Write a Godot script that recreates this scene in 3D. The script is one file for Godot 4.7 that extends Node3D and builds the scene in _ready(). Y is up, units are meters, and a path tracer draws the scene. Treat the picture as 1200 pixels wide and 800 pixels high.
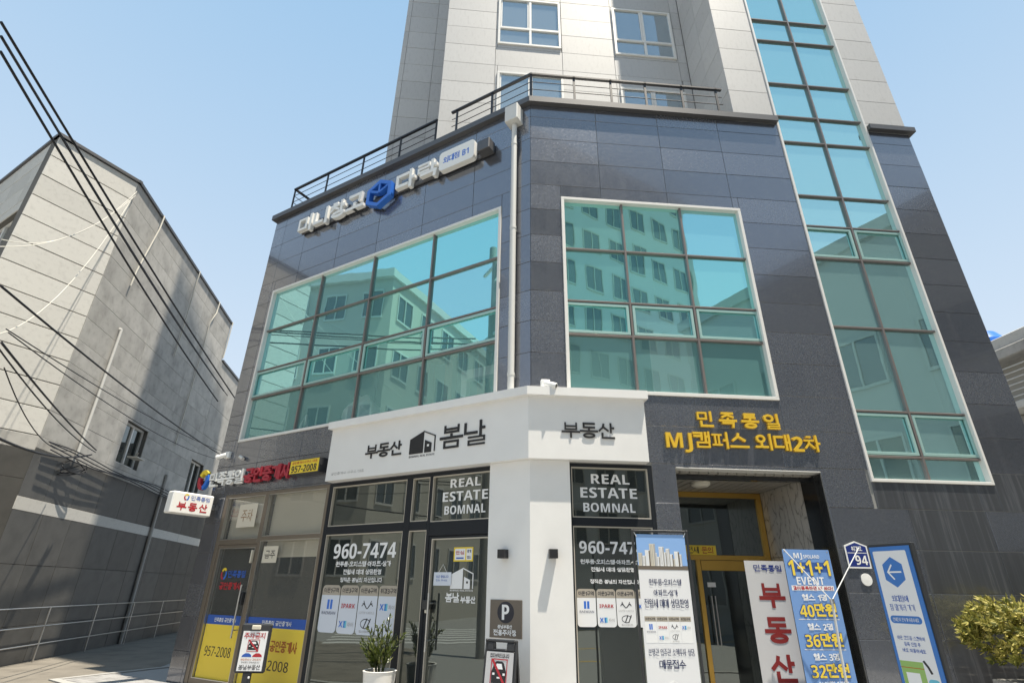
extends Node3D
# A corner building with shops seen from across the street. Metres, y up. FR and FL are the frames of the two
# street faces: x runs along the face to the right, y up from the ground, z out of the wall; both start at the corner.
var C := Vector3(0.2938, 0, -7.5943)
var FR := Transform3D(Basis(Vector3(0.99688, 0, -0.07891), Vector3.UP, Vector3(0.07891, 0, 0.99688)), Vector3(0.2938, 0, -7.5943))
var FL := Transform3D(Basis(Vector3(0.86179, 0, 0.50727), Vector3.UP, Vector3(-0.50727, 0, 0.86179)), Vector3(0.2938, 0, -7.5943))
var M := {}
var taken := {}
var cache := {}
var rng := RandomNumberGenerator.new()

# ---------------------------------------------------------------- materials
func lin(r: float, g: float, b: float, a := 1.0) -> Color:
	var c := Color(r, g, b).linear_to_srgb()
	c.a = a
	return c

func mk(key: String, c: Color, rough := 0.6, metal := 0.0, spec := 0.5) -> StandardMaterial3D:
	var m := StandardMaterial3D.new()
	m.resource_name = key
	m.albedo_color = c
	m.roughness = rough
	m.metallic = metal
	m.metallic_specular = spec
	if c.a < 1.0:
		m.transparency = BaseMaterial3D.TRANSPARENCY_ALPHA
	M[key] = m
	return m

func noise(sd: int, freq: float, octaves := 4, kind := FastNoiseLite.TYPE_SIMPLEX_SMOOTH) -> FastNoiseLite:
	var n := FastNoiseLite.new()
	n.seed = sd
	n.frequency = freq
	n.noise_type = kind
	n.fractal_octaves = octaves
	return n

func ntex(n: FastNoiseLite, stops: Array, size := 512) -> NoiseTexture2D:
	var t := NoiseTexture2D.new()
	t.width = size
	t.height = size
	t.seamless = true
	t.noise = n
	var g := Gradient.new()
	var off := PackedFloat32Array()
	var col := PackedColorArray()
	for s in stops:
		off.append(s[0])
		var v = s[1]
		col.append(v if v is Color else Color(v, v, v))
	g.offsets = off
	g.colors = col
	t.color_ramp = g
	return t

# grain: texture over world space, covering 1 / scale metres
func grain(m: StandardMaterial3D, t: Texture2D, scale: Vector3, bump := 0.0, bt: Texture2D = null, rt: Texture2D = null) -> void:
	m.uv1_triplanar = true
	m.uv1_world_triplanar = true
	m.uv1_triplanar_sharpness = 4.0
	m.uv1_scale = scale
	m.albedo_texture = t
	if bump != 0.0:
		m.heightmap_enabled = true
		m.heightmap_scale = bump
		m.heightmap_texture = bt if bt else t
	if rt:
		m.roughness_texture = rt

func over(m: StandardMaterial3D, t: Texture2D, mask: Texture2D, scale: Vector3) -> void:
	m.detail_enabled = true
	m.detail_blend_mode = BaseMaterial3D.BLEND_MODE_MIX
	m.detail_albedo = t
	m.detail_mask = mask
	m.detail_uv_layer = BaseMaterial3D.DETAIL_UV_2
	m.uv2_triplanar = true
	m.uv2_world_triplanar = true
	m.uv2_scale = scale

# ---------------------------------------------------------------- meshes
func sf() -> SurfaceTool:
	var s := SurfaceTool.new()
	s.begin(Mesh.PRIMITIVE_TRIANGLES)
	return s

func tri(s: SurfaceTool, a: Vector3, b: Vector3, c: Vector3) -> void:   # counter-clockwise from outside
	var n := (b - a).cross(c - a)
	if n.length_squared() < 1e-16:
		return
	n = n.normalized()
	for p in [a, c, b]:
		s.set_normal(n)
		s.add_vertex(p)

func trin(s: SurfaceTool, a: Vector3, b: Vector3, c: Vector3, na: Vector3, nb: Vector3, nc: Vector3) -> void:
	s.set_normal(na); s.add_vertex(a)
	s.set_normal(nc); s.add_vertex(c)
	s.set_normal(nb); s.add_vertex(b)

func quad(s: SurfaceTool, a: Vector3, b: Vector3, c: Vector3, d: Vector3) -> void:
	tri(s, a, b, c)
	tri(s, a, c, d)

func box(s: SurfaceTool, lo: Vector3, hi: Vector3, x := Transform3D.IDENTITY) -> void:
	var p := []
	for i in 8:
		p.append(x * Vector3(hi.x if i & 1 else lo.x, hi.y if i & 2 else lo.y, hi.z if i & 4 else lo.z))
	quad(s, p[4], p[5], p[7], p[6])
	quad(s, p[1], p[0], p[2], p[3])
	quad(s, p[5], p[1], p[3], p[7])
	quad(s, p[0], p[4], p[6], p[2])
	quad(s, p[6], p[7], p[3], p[2])
	quad(s, p[0], p[1], p[5], p[4])

func cbox(s: SurfaceTool, lo: Vector3, hi: Vector3, ch: float, x := Transform3D.IDENTITY) -> void:   # chamfered box
	var c := (lo + hi) / 2
	var h := (hi - lo) / 2
	ch = minf(ch, minf(h.x, minf(h.y, h.z)) * 0.9)
	var v := func(sx, sy, sz, ax):
		var q := Vector3(sx * (h.x - (0.0 if ax == 0 else ch)), sy * (h.y - (0.0 if ax == 1 else ch)), sz * (h.z - (0.0 if ax == 2 else ch)))
		return x * (c + q)
	var fix := func(pts: Array, out: Vector3):
		var n: Vector3 = (pts[1] - pts[0]).cross(pts[2] - pts[0])
		if n.dot(x.basis * out) < 0:
			pts.reverse()
		for k in range(1, pts.size() - 1):
			tri(s, pts[0], pts[k], pts[k + 1])
	for a in [-1, 1]:
		fix.call([v.call(a, -1, -1, 0), v.call(a, 1, -1, 0), v.call(a, 1, 1, 0), v.call(a, -1, 1, 0)], Vector3(a, 0, 0))
		fix.call([v.call(-1, a, -1, 1), v.call(1, a, -1, 1), v.call(1, a, 1, 1), v.call(-1, a, 1, 1)], Vector3(0, a, 0))
		fix.call([v.call(-1, -1, a, 2), v.call(1, -1, a, 2), v.call(1, 1, a, 2), v.call(-1, 1, a, 2)], Vector3(0, 0, a))
		for b in [-1, 1]:
			fix.call([v.call(a, b, -1, 0), v.call(a, b, 1, 0), v.call(a, b, 1, 1), v.call(a, b, -1, 1)], Vector3(a, b, 0))
			fix.call([v.call(a, -1, b, 0), v.call(a, 1, b, 0), v.call(a, 1, b, 2), v.call(a, -1, b, 2)], Vector3(a, 0, b))
			fix.call([v.call(-1, a, b, 1), v.call(1, a, b, 1), v.call(1, a, b, 2), v.call(-1, a, b, 2)], Vector3(0, a, b))
			for d in [-1, 1]:
				fix.call([v.call(a, b, d, 0), v.call(a, b, d, 1), v.call(a, b, d, 2)], Vector3(a, b, d))

func tube(s: SurfaceTool, pts: Array, r: float, n := 8, caps := true) -> void:
	var rings := []
	var dirs := []
	var side := Vector3.ZERO
	for i in pts.size():
		var d: Vector3 = (pts[mini(i + 1, pts.size() - 1)] - pts[maxi(i - 1, 0)]).normalized()
		if side == Vector3.ZERO:
			side = d.cross(Vector3.UP if absf(d.y) < 0.9 else Vector3.RIGHT).normalized()
		side = (side - d * side.dot(d)).normalized()
		var up := side.cross(d).normalized()
		var ring := []
		var nr := []
		for k in n:
			var a := TAU * k / n
			var o := side * cos(a) + up * sin(a)
			ring.append(pts[i] + o * r)
			nr.append(o)
		rings.append(ring)
		dirs.append(nr)
	for i in pts.size() - 1:
		for k in n:
			var j := (k + 1) % n
			var a0: Vector3 = rings[i][k]
			var a1: Vector3 = rings[i][j]
			var b0: Vector3 = rings[i + 1][k]
			var b1: Vector3 = rings[i + 1][j]
			trin(s, a0, b0, b1, dirs[i][k], dirs[i + 1][k], dirs[i + 1][j])
			trin(s, a0, b1, a1, dirs[i][k], dirs[i + 1][j], dirs[i][j])
	if caps:
		for e in [0, pts.size() - 1]:
			for k in range(1, n - 1):
				if e == 0:
					tri(s, rings[e][0], rings[e][k], rings[e][k + 1])
				else:
					tri(s, rings[e][0], rings[e][k + 1], rings[e][k])

func lathe(s: SurfaceTool, prof: Array, n := 20, x := Transform3D.IDENTITY) -> void:   # prof: (radius, y) from bottom to top, outside
	for i in prof.size() - 1:
		var a: Vector2 = prof[i]
		var b: Vector2 = prof[i + 1]
		var t := (b - a).normalized()
		for k in n:
			var p := []
			var nn := []
			for q in [k, k + 1]:
				var w: float = TAU * q / n
				var o := Vector3(cos(w), 0, -sin(w))
				nn.append((x.basis * (o * t.y + Vector3.UP * -t.x)).normalized())
				p.append(x * (o * a.x + Vector3.UP * a.y))
				p.append(x * (o * b.x + Vector3.UP * b.y))
			if a.x > 1e-5:
				trin(s, p[0], p[2], p[3], nn[0], nn[1], nn[1])
			if b.x > 1e-5:
				trin(s, p[0], p[3], p[1], nn[0], nn[1], nn[0])

func prism(s: SurfaceTool, poly: PackedVector2Array, z0: float, z1: float, x := Transform3D.IDENTITY, back := true) -> void:   # outline in x, y; z0 < z1
	if Geometry2D.is_polygon_clockwise(poly):
		poly.reverse()
	var idx := Geometry2D.triangulate_polygon(poly)
	for i in range(0, idx.size(), 3):
		var q := [poly[idx[i]], poly[idx[i + 1]], poly[idx[i + 2]]]
		if (q[1] - q[0]).cross(q[2] - q[0]) < 0:
			q.reverse()
		tri(s, x * Vector3(q[0].x, q[0].y, z1), x * Vector3(q[1].x, q[1].y, z1), x * Vector3(q[2].x, q[2].y, z1))
		if back:
			tri(s, x * Vector3(q[0].x, q[0].y, z0), x * Vector3(q[2].x, q[2].y, z0), x * Vector3(q[1].x, q[1].y, z0))
	for i in poly.size():
		var a := poly[i]
		var b := poly[(i + 1) % poly.size()]
		quad(s, x * Vector3(a.x, a.y, z0), x * Vector3(b.x, b.y, z0), x * Vector3(b.x, b.y, z1), x * Vector3(a.x, a.y, z1))

# a bar of width w along a line in x, y with mitred corners
func ribbon(s: SurfaceTool, pts: Array, closed: bool, w: float, z0: float, z1: float, ext := 0.5) -> void:
	var n := pts.size()
	if not closed and n >= 2:
		pts = pts.duplicate()
		pts[0] += (pts[0] - pts[1]).normalized() * w * ext
		pts[n - 1] += (pts[n - 1] - pts[n - 2]).normalized() * w * ext
	var l := []
	var r := []
	for i in n:
		var p: Vector2 = pts[i]
		var a: Vector2 = (p - pts[(i - 1 + n) % n]).normalized() if closed or i > 0 else (pts[1] - p).normalized()
		var b: Vector2 = (pts[(i + 1) % n] - p).normalized() if closed or i < n - 1 else a
		var m := (a.orthogonal() + b.orthogonal())
		m = m.normalized() if m.length() > 0.01 else a.orthogonal()
		var k := w / 2 / maxf(0.4, m.dot(a.orthogonal()))
		l.append(p + m * k)
		r.append(p - m * k)
	for i in n if closed else n - 1:
		var j := (i + 1) % n
		var q := [l[i], l[j], r[j], r[i]]
		if (q[1] - q[0]).cross(q[2] - q[0]) < 0:
			q.reverse()
		quad(s, Vector3(q[0].x, q[0].y, z1), Vector3(q[1].x, q[1].y, z1), Vector3(q[2].x, q[2].y, z1), Vector3(q[3].x, q[3].y, z1))
		if z1 - z0 > 0.0045:
			for e in 4:
				var u: Vector2 = q[e]
				var v: Vector2 = q[(e + 1) % 4]
				quad(s, Vector3(u.x, u.y, z0), Vector3(v.x, v.y, z0), Vector3(v.x, v.y, z1), Vector3(u.x, u.y, z1))

# ---------------------------------------------------------------- nodes
func numbered(n: String) -> String:
	if not taken.has(n):
		taken[n] = 0
		return n
	taken[n] += 1
	return "%s_%03d" % [n, taken[n]]

func tag(o: Node, label: String, category: String, group := "") -> void:
	o.set_meta("label", label)
	o.set_meta("category", category)
	if group:
		o.set_meta("group", group)

func thing(called: String, label: String, category: String, x := Transform3D.IDENTITY, group := "") -> Node3D:
	var o := Node3D.new()
	o.name = numbered(called)
	add_child(o)
	o.transform = x
	tag(o, label, category, group)
	return o

func put(parent: Node, called: String, s, m: Material, x := Transform3D.IDENTITY) -> MeshInstance3D:
	var o := MeshInstance3D.new()
	o.mesh = s.commit() if s is SurfaceTool else s
	o.material_override = m
	if parent == self:
		o.name = numbered(called)
		add_child(o)
	else:
		o.name = called
		parent.add_child(o, true)
	o.transform = x
	return o

func ground_piece(called: String, s, m: Material) -> MeshInstance3D:
	var o := put(self, called, s, m)
	o.set_meta("kind", "structure")
	return o

func bar(parent: Node, called: String, lo: Vector3, hi: Vector3, m: Material, ch := 0.004, x := Transform3D.IDENTITY) -> MeshInstance3D:
	var s := sf()
	cbox(s, lo, hi, ch)
	return put(parent, called, s, m, x)

func at(f: Transform3D, x: float, y: float, z: float) -> Transform3D:
	return Transform3D(f.basis, f * Vector3(x, y, z))

# ---------------------------------------------------------------- tiled walls
func cut(rects: Array, hole: Rect2) -> Array:
	var out := []
	for r in rects:
		var i: Rect2 = r.intersection(hole)
		if i.size.x < 1e-4 or i.size.y < 1e-4:
			out.append(r)
			continue
		var e: Vector2 = r.end
		var h := i.end
		out.append(Rect2(r.position.x, r.position.y, i.position.x - r.position.x, r.size.y))
		out.append(Rect2(h.x, r.position.y, e.x - h.x, r.size.y))
		out.append(Rect2(i.position.x, r.position.y, i.size.x, i.position.y - r.position.y))
		out.append(Rect2(i.position.x, h.y, i.size.x, e.y - h.y))
	return out.filter(func(q): return q.size.x > 0.004 and q.size.y > 0.004)

func tile_mesh(w: float, h: float, t: float, ch: float) -> Mesh:
	var key := "%.3f %.3f %.3f %.4f" % [w, h, t, ch]
	if not cache.has(key):
		var s := sf()
		var a := w / 2
		var b := h / 2
		var f := [Vector3(-a + ch, -b + ch, 0), Vector3(a - ch, -b + ch, 0), Vector3(a - ch, b - ch, 0), Vector3(-a + ch, b - ch, 0)]
		var g := [Vector3(-a, -b, -ch), Vector3(a, -b, -ch), Vector3(a, b, -ch), Vector3(-a, b, -ch)]
		quad(s, f[0], f[1], f[2], f[3])
		for i in 4:
			var j := (i + 1) % 4
			quad(s, g[i], g[j], f[j], f[i])
			var d := Vector3(0, 0, ch - t)
			quad(s, g[i] + d, g[j] + d, g[j], g[i])
		cache[key] = s.commit()
	return cache[key]

# tiles: rows and columns are joint positions; each piece is a part
func tiles(parent: Node, called: String, f: Transform3D, cols: Array, rows: Array, holes: Array, mats: Array, gap := 0.008, t := 0.03, ch := 0.002, pick = null) -> void:
	for i in cols.size() - 1:
		for j in rows.size() - 1:
			var rs := [Rect2(cols[i], rows[j], cols[i + 1] - cols[i], rows[j + 1] - rows[j])]
			for h in holes:
				rs = cut(rs, h)
			for r in rs:
				if r.size.x < 0.03 or r.size.y < 0.03:
					continue
				var m: Material = mats[rng.randi() % mats.size()]
				if pick != null:
					var p = pick.call(r)
					m = p if p else m
				var c: Vector2 = r.get_center()
				put(parent, called, tile_mesh(r.size.x - gap, r.size.y - gap, t, ch), m, Transform3D(f.basis, f * Vector3(c.x, c.y, rng.randf_range(-0.0015, 0.0015))))

func wall_back(parent: Node, called: String, f: Transform3D, area: Rect2, holes: Array, z0: float, z1: float, m: Material) -> MeshInstance3D:
	var rs := [area]
	for h in holes:
		rs = cut(rs, h)
	var s := sf()
	for r in rs:
		box(s, Vector3(r.position.x, r.position.y, z0), Vector3(r.end.x, r.end.y, z1), f)
	return put(parent, called, s, m)

# ---------------------------------------------------------------- lettering
# Korean syllables are put together from the strokes of their letters; other signs come from the font.
func jamo(k: String) -> Array:
	var O := []
	for i in 16:
		O.append(Vector2(0.5 + 0.5 * cos(TAU * i / 16), 0.5 + 0.5 * sin(TAU * i / 16)))
	var V := func(a: Array) -> Array:
		var o := []
		for i in range(0, a.size(), 2):
			o.append(Vector2(a[i], a[i + 1]))
		return o
	match k:
		"g": return [[V.call([0, 1, 1, 1, 0.95, 0]), false]]
		"n": return [[V.call([0, 1, 0, 0, 1, 0]), false]]
		"d": return [[V.call([1, 1, 0, 1, 0, 0, 1, 0]), false]]
		"r": return [[V.call([0, 1.06, 1, 1.06, 1, 0.5, 0, 0.5, 0, -0.06, 1, -0.06]), false, 0.66]]
		"m": return [[V.call([0, 0, 1, 0, 1, 1, 0, 1]), true]]
		"b": return [[V.call([0, 1, 0, 0, 1, 0, 1, 1]), false], [V.call([0.1, 0.52, 0.9, 0.52]), false]]
		"s": return [[V.call([0.5, 1, 0.42, 0.55, 0, 0]), false], [V.call([0.48, 0.58, 1, 0]), false]]
		"ss": return [[V.call([0.28, 1, 0.22, 0.55, 0, 0]), false], [V.call([0.26, 0.58, 0.46, 0]), false], [V.call([0.78, 1, 0.72, 0.55, 0.52, 0]), false], [V.call([0.76, 0.58, 1, 0]), false]]
		"o": return [[O, true]]
		"j": return [[V.call([0, 1, 1, 1]), false], [V.call([0.5, 0.95, 0.42, 0.5, 0, 0]), false], [V.call([0.48, 0.52, 1, 0]), false]]
		"c": return [[V.call([0.32, 1.1, 0.68, 1.1]), false], [V.call([0, 0.74, 1, 0.74]), false], [V.call([0.5, 0.7, 0.42, 0.4, 0, 0]), false], [V.call([0.5, 0.4, 1, 0]), false]]
		"k": return [[V.call([0, 1, 1, 1, 0.95, 0]), false], [V.call([0.05, 0.52, 0.88, 0.52]), false]]
		"t": return [[V.call([1, 1, 0, 1, 0, 0, 1, 0]), false], [V.call([0.1, 0.5, 0.95, 0.5]), false]]
		"p": return [[V.call([0, 1, 1, 1]), false], [V.call([0, 0, 1, 0]), false], [V.call([0.28, 0.9, 0.3, 0.1]), false], [V.call([0.72, 0.9, 0.7, 0.1]), false]]
		"h":
			var o2 := []
			for q in O:
				o2.append(Vector2(0.12 + q.x * 0.76, q.y * 0.52))
			return [[V.call([0.32, 1.08, 0.68, 1.08]), false], [V.call([0, 0.76, 1, 0.76]), false], [o2, true]]
	return []

func syllable(code: int) -> Array:
	var L := ["g", "g", "n", "d", "d", "r", "m", "b", "b", "s", "ss", "o", "j", "j", "c", "k", "t", "p", "h"]
	var T := ["", "g", "g", "g", "n", "n", "n", "d", "r", "r", "r", "r", "r", "r", "r", "r", "m", "b", "b", "s", "ss", "o", "j", "c", "k", "t", "p", "h"]
	var i := code - 0xAC00
	var lead: String = L[i / 588]
	var v := (i % 588) / 28
	var tail: String = T[i % 28]
	var out := []
	var place := func(k: String, x0, y0, x1, y1):
		for st in jamo(k):
			var q := []
			for p in st[0]:
				q.append(Vector2(lerpf(x0, x1, p.x), lerpf(y0, y1, p.y)))
			out.append([q, st[1], st[2] if st.size() > 2 else (0.8 if k in ["b", "t", "c", "h", "p", "m"] else 1.0)])
	var line := func(a, b, c, d):
		out.append([[Vector2(a, b), Vector2(c, d)], false])
	var t := tail != ""
	var b := 0.42 if t else 0.02     # foot of an upright vowel
	var upright := func(kind: String, x: float):
		var m := (b + 0.98) / 2
		if kind == "a": line.call(x, b, x, 0.98); line.call(x, m, x + 0.14, m)
		if kind == "ya": line.call(x, b, x, 0.98); line.call(x, m + 0.11, x + 0.14, m + 0.11); line.call(x, m - 0.11, x + 0.14, m - 0.11)
		if kind == "eo": line.call(x + 0.12, b, x + 0.12, 0.98); line.call(x - 0.04, m, x + 0.12, m)
		if kind == "yeo": line.call(x + 0.12, b, x + 0.12, 0.98); line.call(x - 0.05, m + 0.11, x + 0.12, m + 0.11); line.call(x - 0.05, m - 0.1, x + 0.12, m - 0.1)
		if kind == "i": line.call(x + 0.1, b, x + 0.1, 0.98)
		if kind == "ae": line.call(x - 0.02, b + 0.02, x - 0.02, 0.95); line.call(x, m, x + 0.16, m); line.call(x + 0.17, b, x + 0.17, 0.98)
		if kind == "e": line.call(x + 0.03, b + 0.02, x + 0.03, 0.95); line.call(x - 0.1, m, x + 0.03, m); line.call(x + 0.18, b, x + 0.18, 0.98)
	var flat := func(kind: String, x0: float, x1: float, y: float, d: float):
		var m := (x0 + x1) / 2
		line.call(x0, y, x1, y)
		if kind == "o": line.call(m, y, m, y + d)
		if kind == "u": line.call(m, y, m, y - d)
		if kind == "yo": line.call(m - 0.14, y, m - 0.14, y + d); line.call(m + 0.14, y, m + 0.14, y + d)
		if kind == "yu": line.call(m - 0.14, y, m - 0.14, y - d); line.call(m + 0.14, y, m + 0.14, y - d)
	var uprights := {0: "a", 1: "ae", 2: "ya", 4: "eo", 5: "e", 6: "yeo", 20: "i"}
	var flats := {8: "o", 12: "yo", 13: "u", 17: "yu", 18: "eu"}
	var mixed := {9: ["o", "a"], 10: ["o", "ae"], 11: ["o", "i"], 14: ["u", "eo"], 15: ["u", "e"], 16: ["u", "i"], 19: ["eu", "i"]}
	if uprights.has(v):
		var w := 0.5 if uprights[v] in ["ae", "e"] else 0.54
		place.call(lead, 0.06, 0.52 if t else 0.2, w, 0.93 if t else 0.86)
		upright.call(uprights[v], 0.72 if uprights[v] != "eo" and uprights[v] != "yeo" else 0.74)
		if t: place.call(tail, 0.22, 0.03, 0.88, 0.31)
	elif flats.has(v):
		var down: bool = flats[v] in ["u", "yu"]
		if t:
			place.call(lead, 0.2, 0.7, 0.8, 0.96)
			flat.call(flats[v], 0.03, 0.97, 0.52 if down else 0.45, 0.12)
			place.call(tail, 0.2, 0.03, 0.8, 0.28)
		else:
			place.call(lead, 0.18, 0.54, 0.82, 0.95)
			flat.call(flats[v], 0.02, 0.98, 0.37 if down else 0.12, 0.34 if down else 0.26)
	else:
		var mm: Array = mixed[v]
		var dn: bool = mm[0] == "u"
		if t:
			place.call(lead, 0.1, 0.68, 0.52, 0.95)
			flat.call(mm[0], 0.02, 0.62, 0.5 if dn else 0.46, 0.12)
			upright.call(mm[1], 0.76)
			place.call(tail, 0.22, 0.03, 0.88, 0.26)
		else:
			place.call(lead, 0.1, 0.5, 0.52, 0.9)
			flat.call(mm[0], 0.02, 0.64, 0.33 if dn else 0.16, 0.26 if dn else 0.24)
			upright.call(mm[1], 0.76)
	return out

var fonts := {}
func font(bold: bool) -> SystemFont:
	if not fonts.has(bold):
		var f := SystemFont.new()
		f.font_names = PackedStringArray(["Droid Sans"])
		f.font_weight = 700 if bold else 400
		fonts[bold] = f
	return fonts[bold]

# writes s into the box x0..x1, y0..y1 of the parent's x, y plane, its front at z + depth. each: one mesh for each sign
func write(parent: Node, s: String, m: Material, x0: float, x1: float, y0: float, y1: float, z: float, o := {}) -> Array:
	var thick: float = o.get("thick", 0.13)
	var depth: float = o.get("depth", 0.002)
	var bold: bool = o.get("bold", true)
	var each: bool = o.get("each", false) or s.length() <= 3
	var lean: float = o.get("lean", 0.0)
	var korean := false
	for ch in s:
		if ch.unicode_at(0) >= 0xAC00:
			korean = true
	var runs := []
	var i := 0
	while i < s.length():
		var u := s.unicode_at(i)
		if u >= 0xAC00 or u == 0xB7 or u == 32:
			runs.append(s[i])
			i += 1
		else:
			var j := i
			while j < s.length() and s.unicode_at(j) < 0xAC00 and s.unicode_at(j) != 0xB7 and s.unicode_at(j) != 32:
				j += 1
				if each:
					break
			runs.append(s.substr(i, j - i))
			i = j
	var pen := 0.0
	var laid := []
	var cap := 0.86 if korean else 1.0
	for r in runs:
		var u: int = r.unicode_at(0)
		if r == " ":
			pen += 0.38
			laid.append([r, pen, null])
		elif u == 0xB7:
			laid.append([r, pen, null])
			pen += 0.32
		elif u >= 0xAC00:
			laid.append([r, pen, null])
			pen += o.get("advance", 1.0)
		else:
			var t := TextMesh.new()
			t.text = r
			t.font = font(bold)
			t.font_size = 72
			t.pixel_size = 1.0 / 72 / 0.714 * cap
			t.depth = 1.0
			t.curve_step = 1.0
			var arr := t.get_mesh_arrays()
			var lo := 1e9
			var hi := -1e9
			for p in arr[0]:
				lo = minf(lo, p.x)
				hi = maxf(hi, p.x)
			t.text = "H"   # its foot is the line that all signs stand on
			var fl := t.get_aabb().position.y
			laid.append([r, pen + 0.03, arr, lo, fl])
			pen += hi - lo + 0.1
	pen -= 0.06
	var sx := (x1 - x0) / maxf(pen, 0.01)
	var sy := y1 - y0
	var st := sf()
	var made := []
	for e in laid:
		if each:
			st = sf()
		var u: int = e[0].unicode_at(0)
		if u == 32:   # one mesh for each word
			if not each:
				made.append(put(parent, o.get("called", "lettering"), st, m))
				st = sf()
			continue
		if e[2] != null:
			var P: PackedVector3Array = e[2][0]
			var N: PackedVector3Array = e[2][1]
			var I = e[2][Mesh.ARRAY_INDEX]
			var idx: Array = range(P.size()) if I == null else Array(I)
			for k in idx:
				var p: Vector3 = P[k]
				if depth < 0.0045 and N[k].z < 0.5:
					continue
				st.set_normal(N[k])
				var y: float = (p.y - e[4]) * sy
				st.add_vertex(Vector3(x0 + (e[1] + p.x - e[3]) * sx + lean * y, y0 + y, z + depth * (p.z + 0.5)))
		elif u == 0xB7:
			var c := Vector2(x0 + (e[1] + 0.15) * sx, y0 + 0.45 * sy)
			var q := 0.09 * sy
			quad(st, Vector3(c.x - q, c.y - q, z + depth), Vector3(c.x + q, c.y - q, z + depth), Vector3(c.x + q, c.y + q, z + depth), Vector3(c.x - q, c.y + q, z + depth))
		else:
			var n := 0
			for g in syllable(u):
				var pts := []
				for p in g[0]:
					pts.append(Vector2(x0 + (e[1] + p.x * 0.95) * sx + lean * (thick / 2 + p.y * (1 - thick)) * sy, y0 + (thick / 2 + p.y * (1 - thick)) * sy))
				ribbon(st, pts, g[1], thick * minf(sy, sx * 1.25) * (g[2] if g.size() > 2 else 1.0), z, z + depth + n * 0.0003)
				n += 1
		if each:
			made.append(put(parent, "letter", st, m))
	if not each:
		made.append(put(parent, o.get("called", "lettering"), st, m))
	return made

func sheet(parent: Node, called: String, x0: float, x1: float, y0: float, y1: float, z: float, m: Material, r := 0.0) -> MeshInstance3D:   # a flat print, corners rounded by r
	var s := sf()
	var poly := PackedVector2Array()
	if r <= 0:
		poly = PackedVector2Array([Vector2(x0, y0), Vector2(x1, y0), Vector2(x1, y1), Vector2(x0, y1)])
	else:
		for c in [[x1 - r, y0 + r, -PI / 2], [x1 - r, y1 - r, 0.0], [x0 + r, y1 - r, PI / 2], [x0 + r, y0 + r, PI]]:
			for k in 6:
				var a: float = c[2] + PI / 2 * k / 5
				poly.append(Vector2(c[0] + r * cos(a), c[1] + r * sin(a)))
	var idx := Geometry2D.triangulate_polygon(poly)
	for i in range(0, idx.size(), 3):
		var q := [poly[idx[i]], poly[idx[i + 1]], poly[idx[i + 2]]]
		if (q[1] - q[0]).cross(q[2] - q[0]) < 0:
			q.reverse()
		tri(s, Vector3(q[0].x, q[0].y, z), Vector3(q[1].x, q[1].y, z), Vector3(q[2].x, q[2].y, z))
	return put(parent, called, s, m)

func shape(parent: Node, called: String, pts: Array, z0: float, z1: float, m: Material) -> MeshInstance3D:
	var poly := PackedVector2Array()
	for i in range(0, pts.size(), 2):
		poly.append(Vector2(pts[i], pts[i + 1]))
	var s := sf()
	prism(s, poly, z0, z1)
	return put(parent, called, s, m)

# ---------------------------------------------------------------- the place
func plan(s: SurfaceTool, pts: Array, y0: float, y1: float) -> void:   # an outline in x, z raised from y0 to y1
	var poly := PackedVector2Array()
	for p in pts:
		poly.append(Vector2(p.x, -p.z))
	prism(s, poly, y0, y1, Transform3D(Basis(Vector3.RIGHT, Vector3.FORWARD, Vector3.UP), Vector3.ZERO))

func corner(d: float) -> Vector3:   # the street corner, both faces moved out by d
	var a := FR.basis.z
	var b := FL.basis.z
	return C + (a + b) * d / (1.0 + a.dot(b))

func band(s: SurfaceTool, lx: float, rx: float, d0: float, d1: float, y0: float, y1: float, side := 0) -> void:   # a band round the corner from lx on the left face to rx on the right one
	var pts := []
	if side <= 0:
		pts += [FL * Vector3(lx, 0, d0), FL * Vector3(lx, 0, d1)]
	pts.append(corner(d1))
	if side >= 0:
		pts += [FR * Vector3(rx, 0, d1), FR * Vector3(rx, 0, d0)]
	pts.append(corner(d0))
	plan(s, pts, y0, y1)

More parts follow.
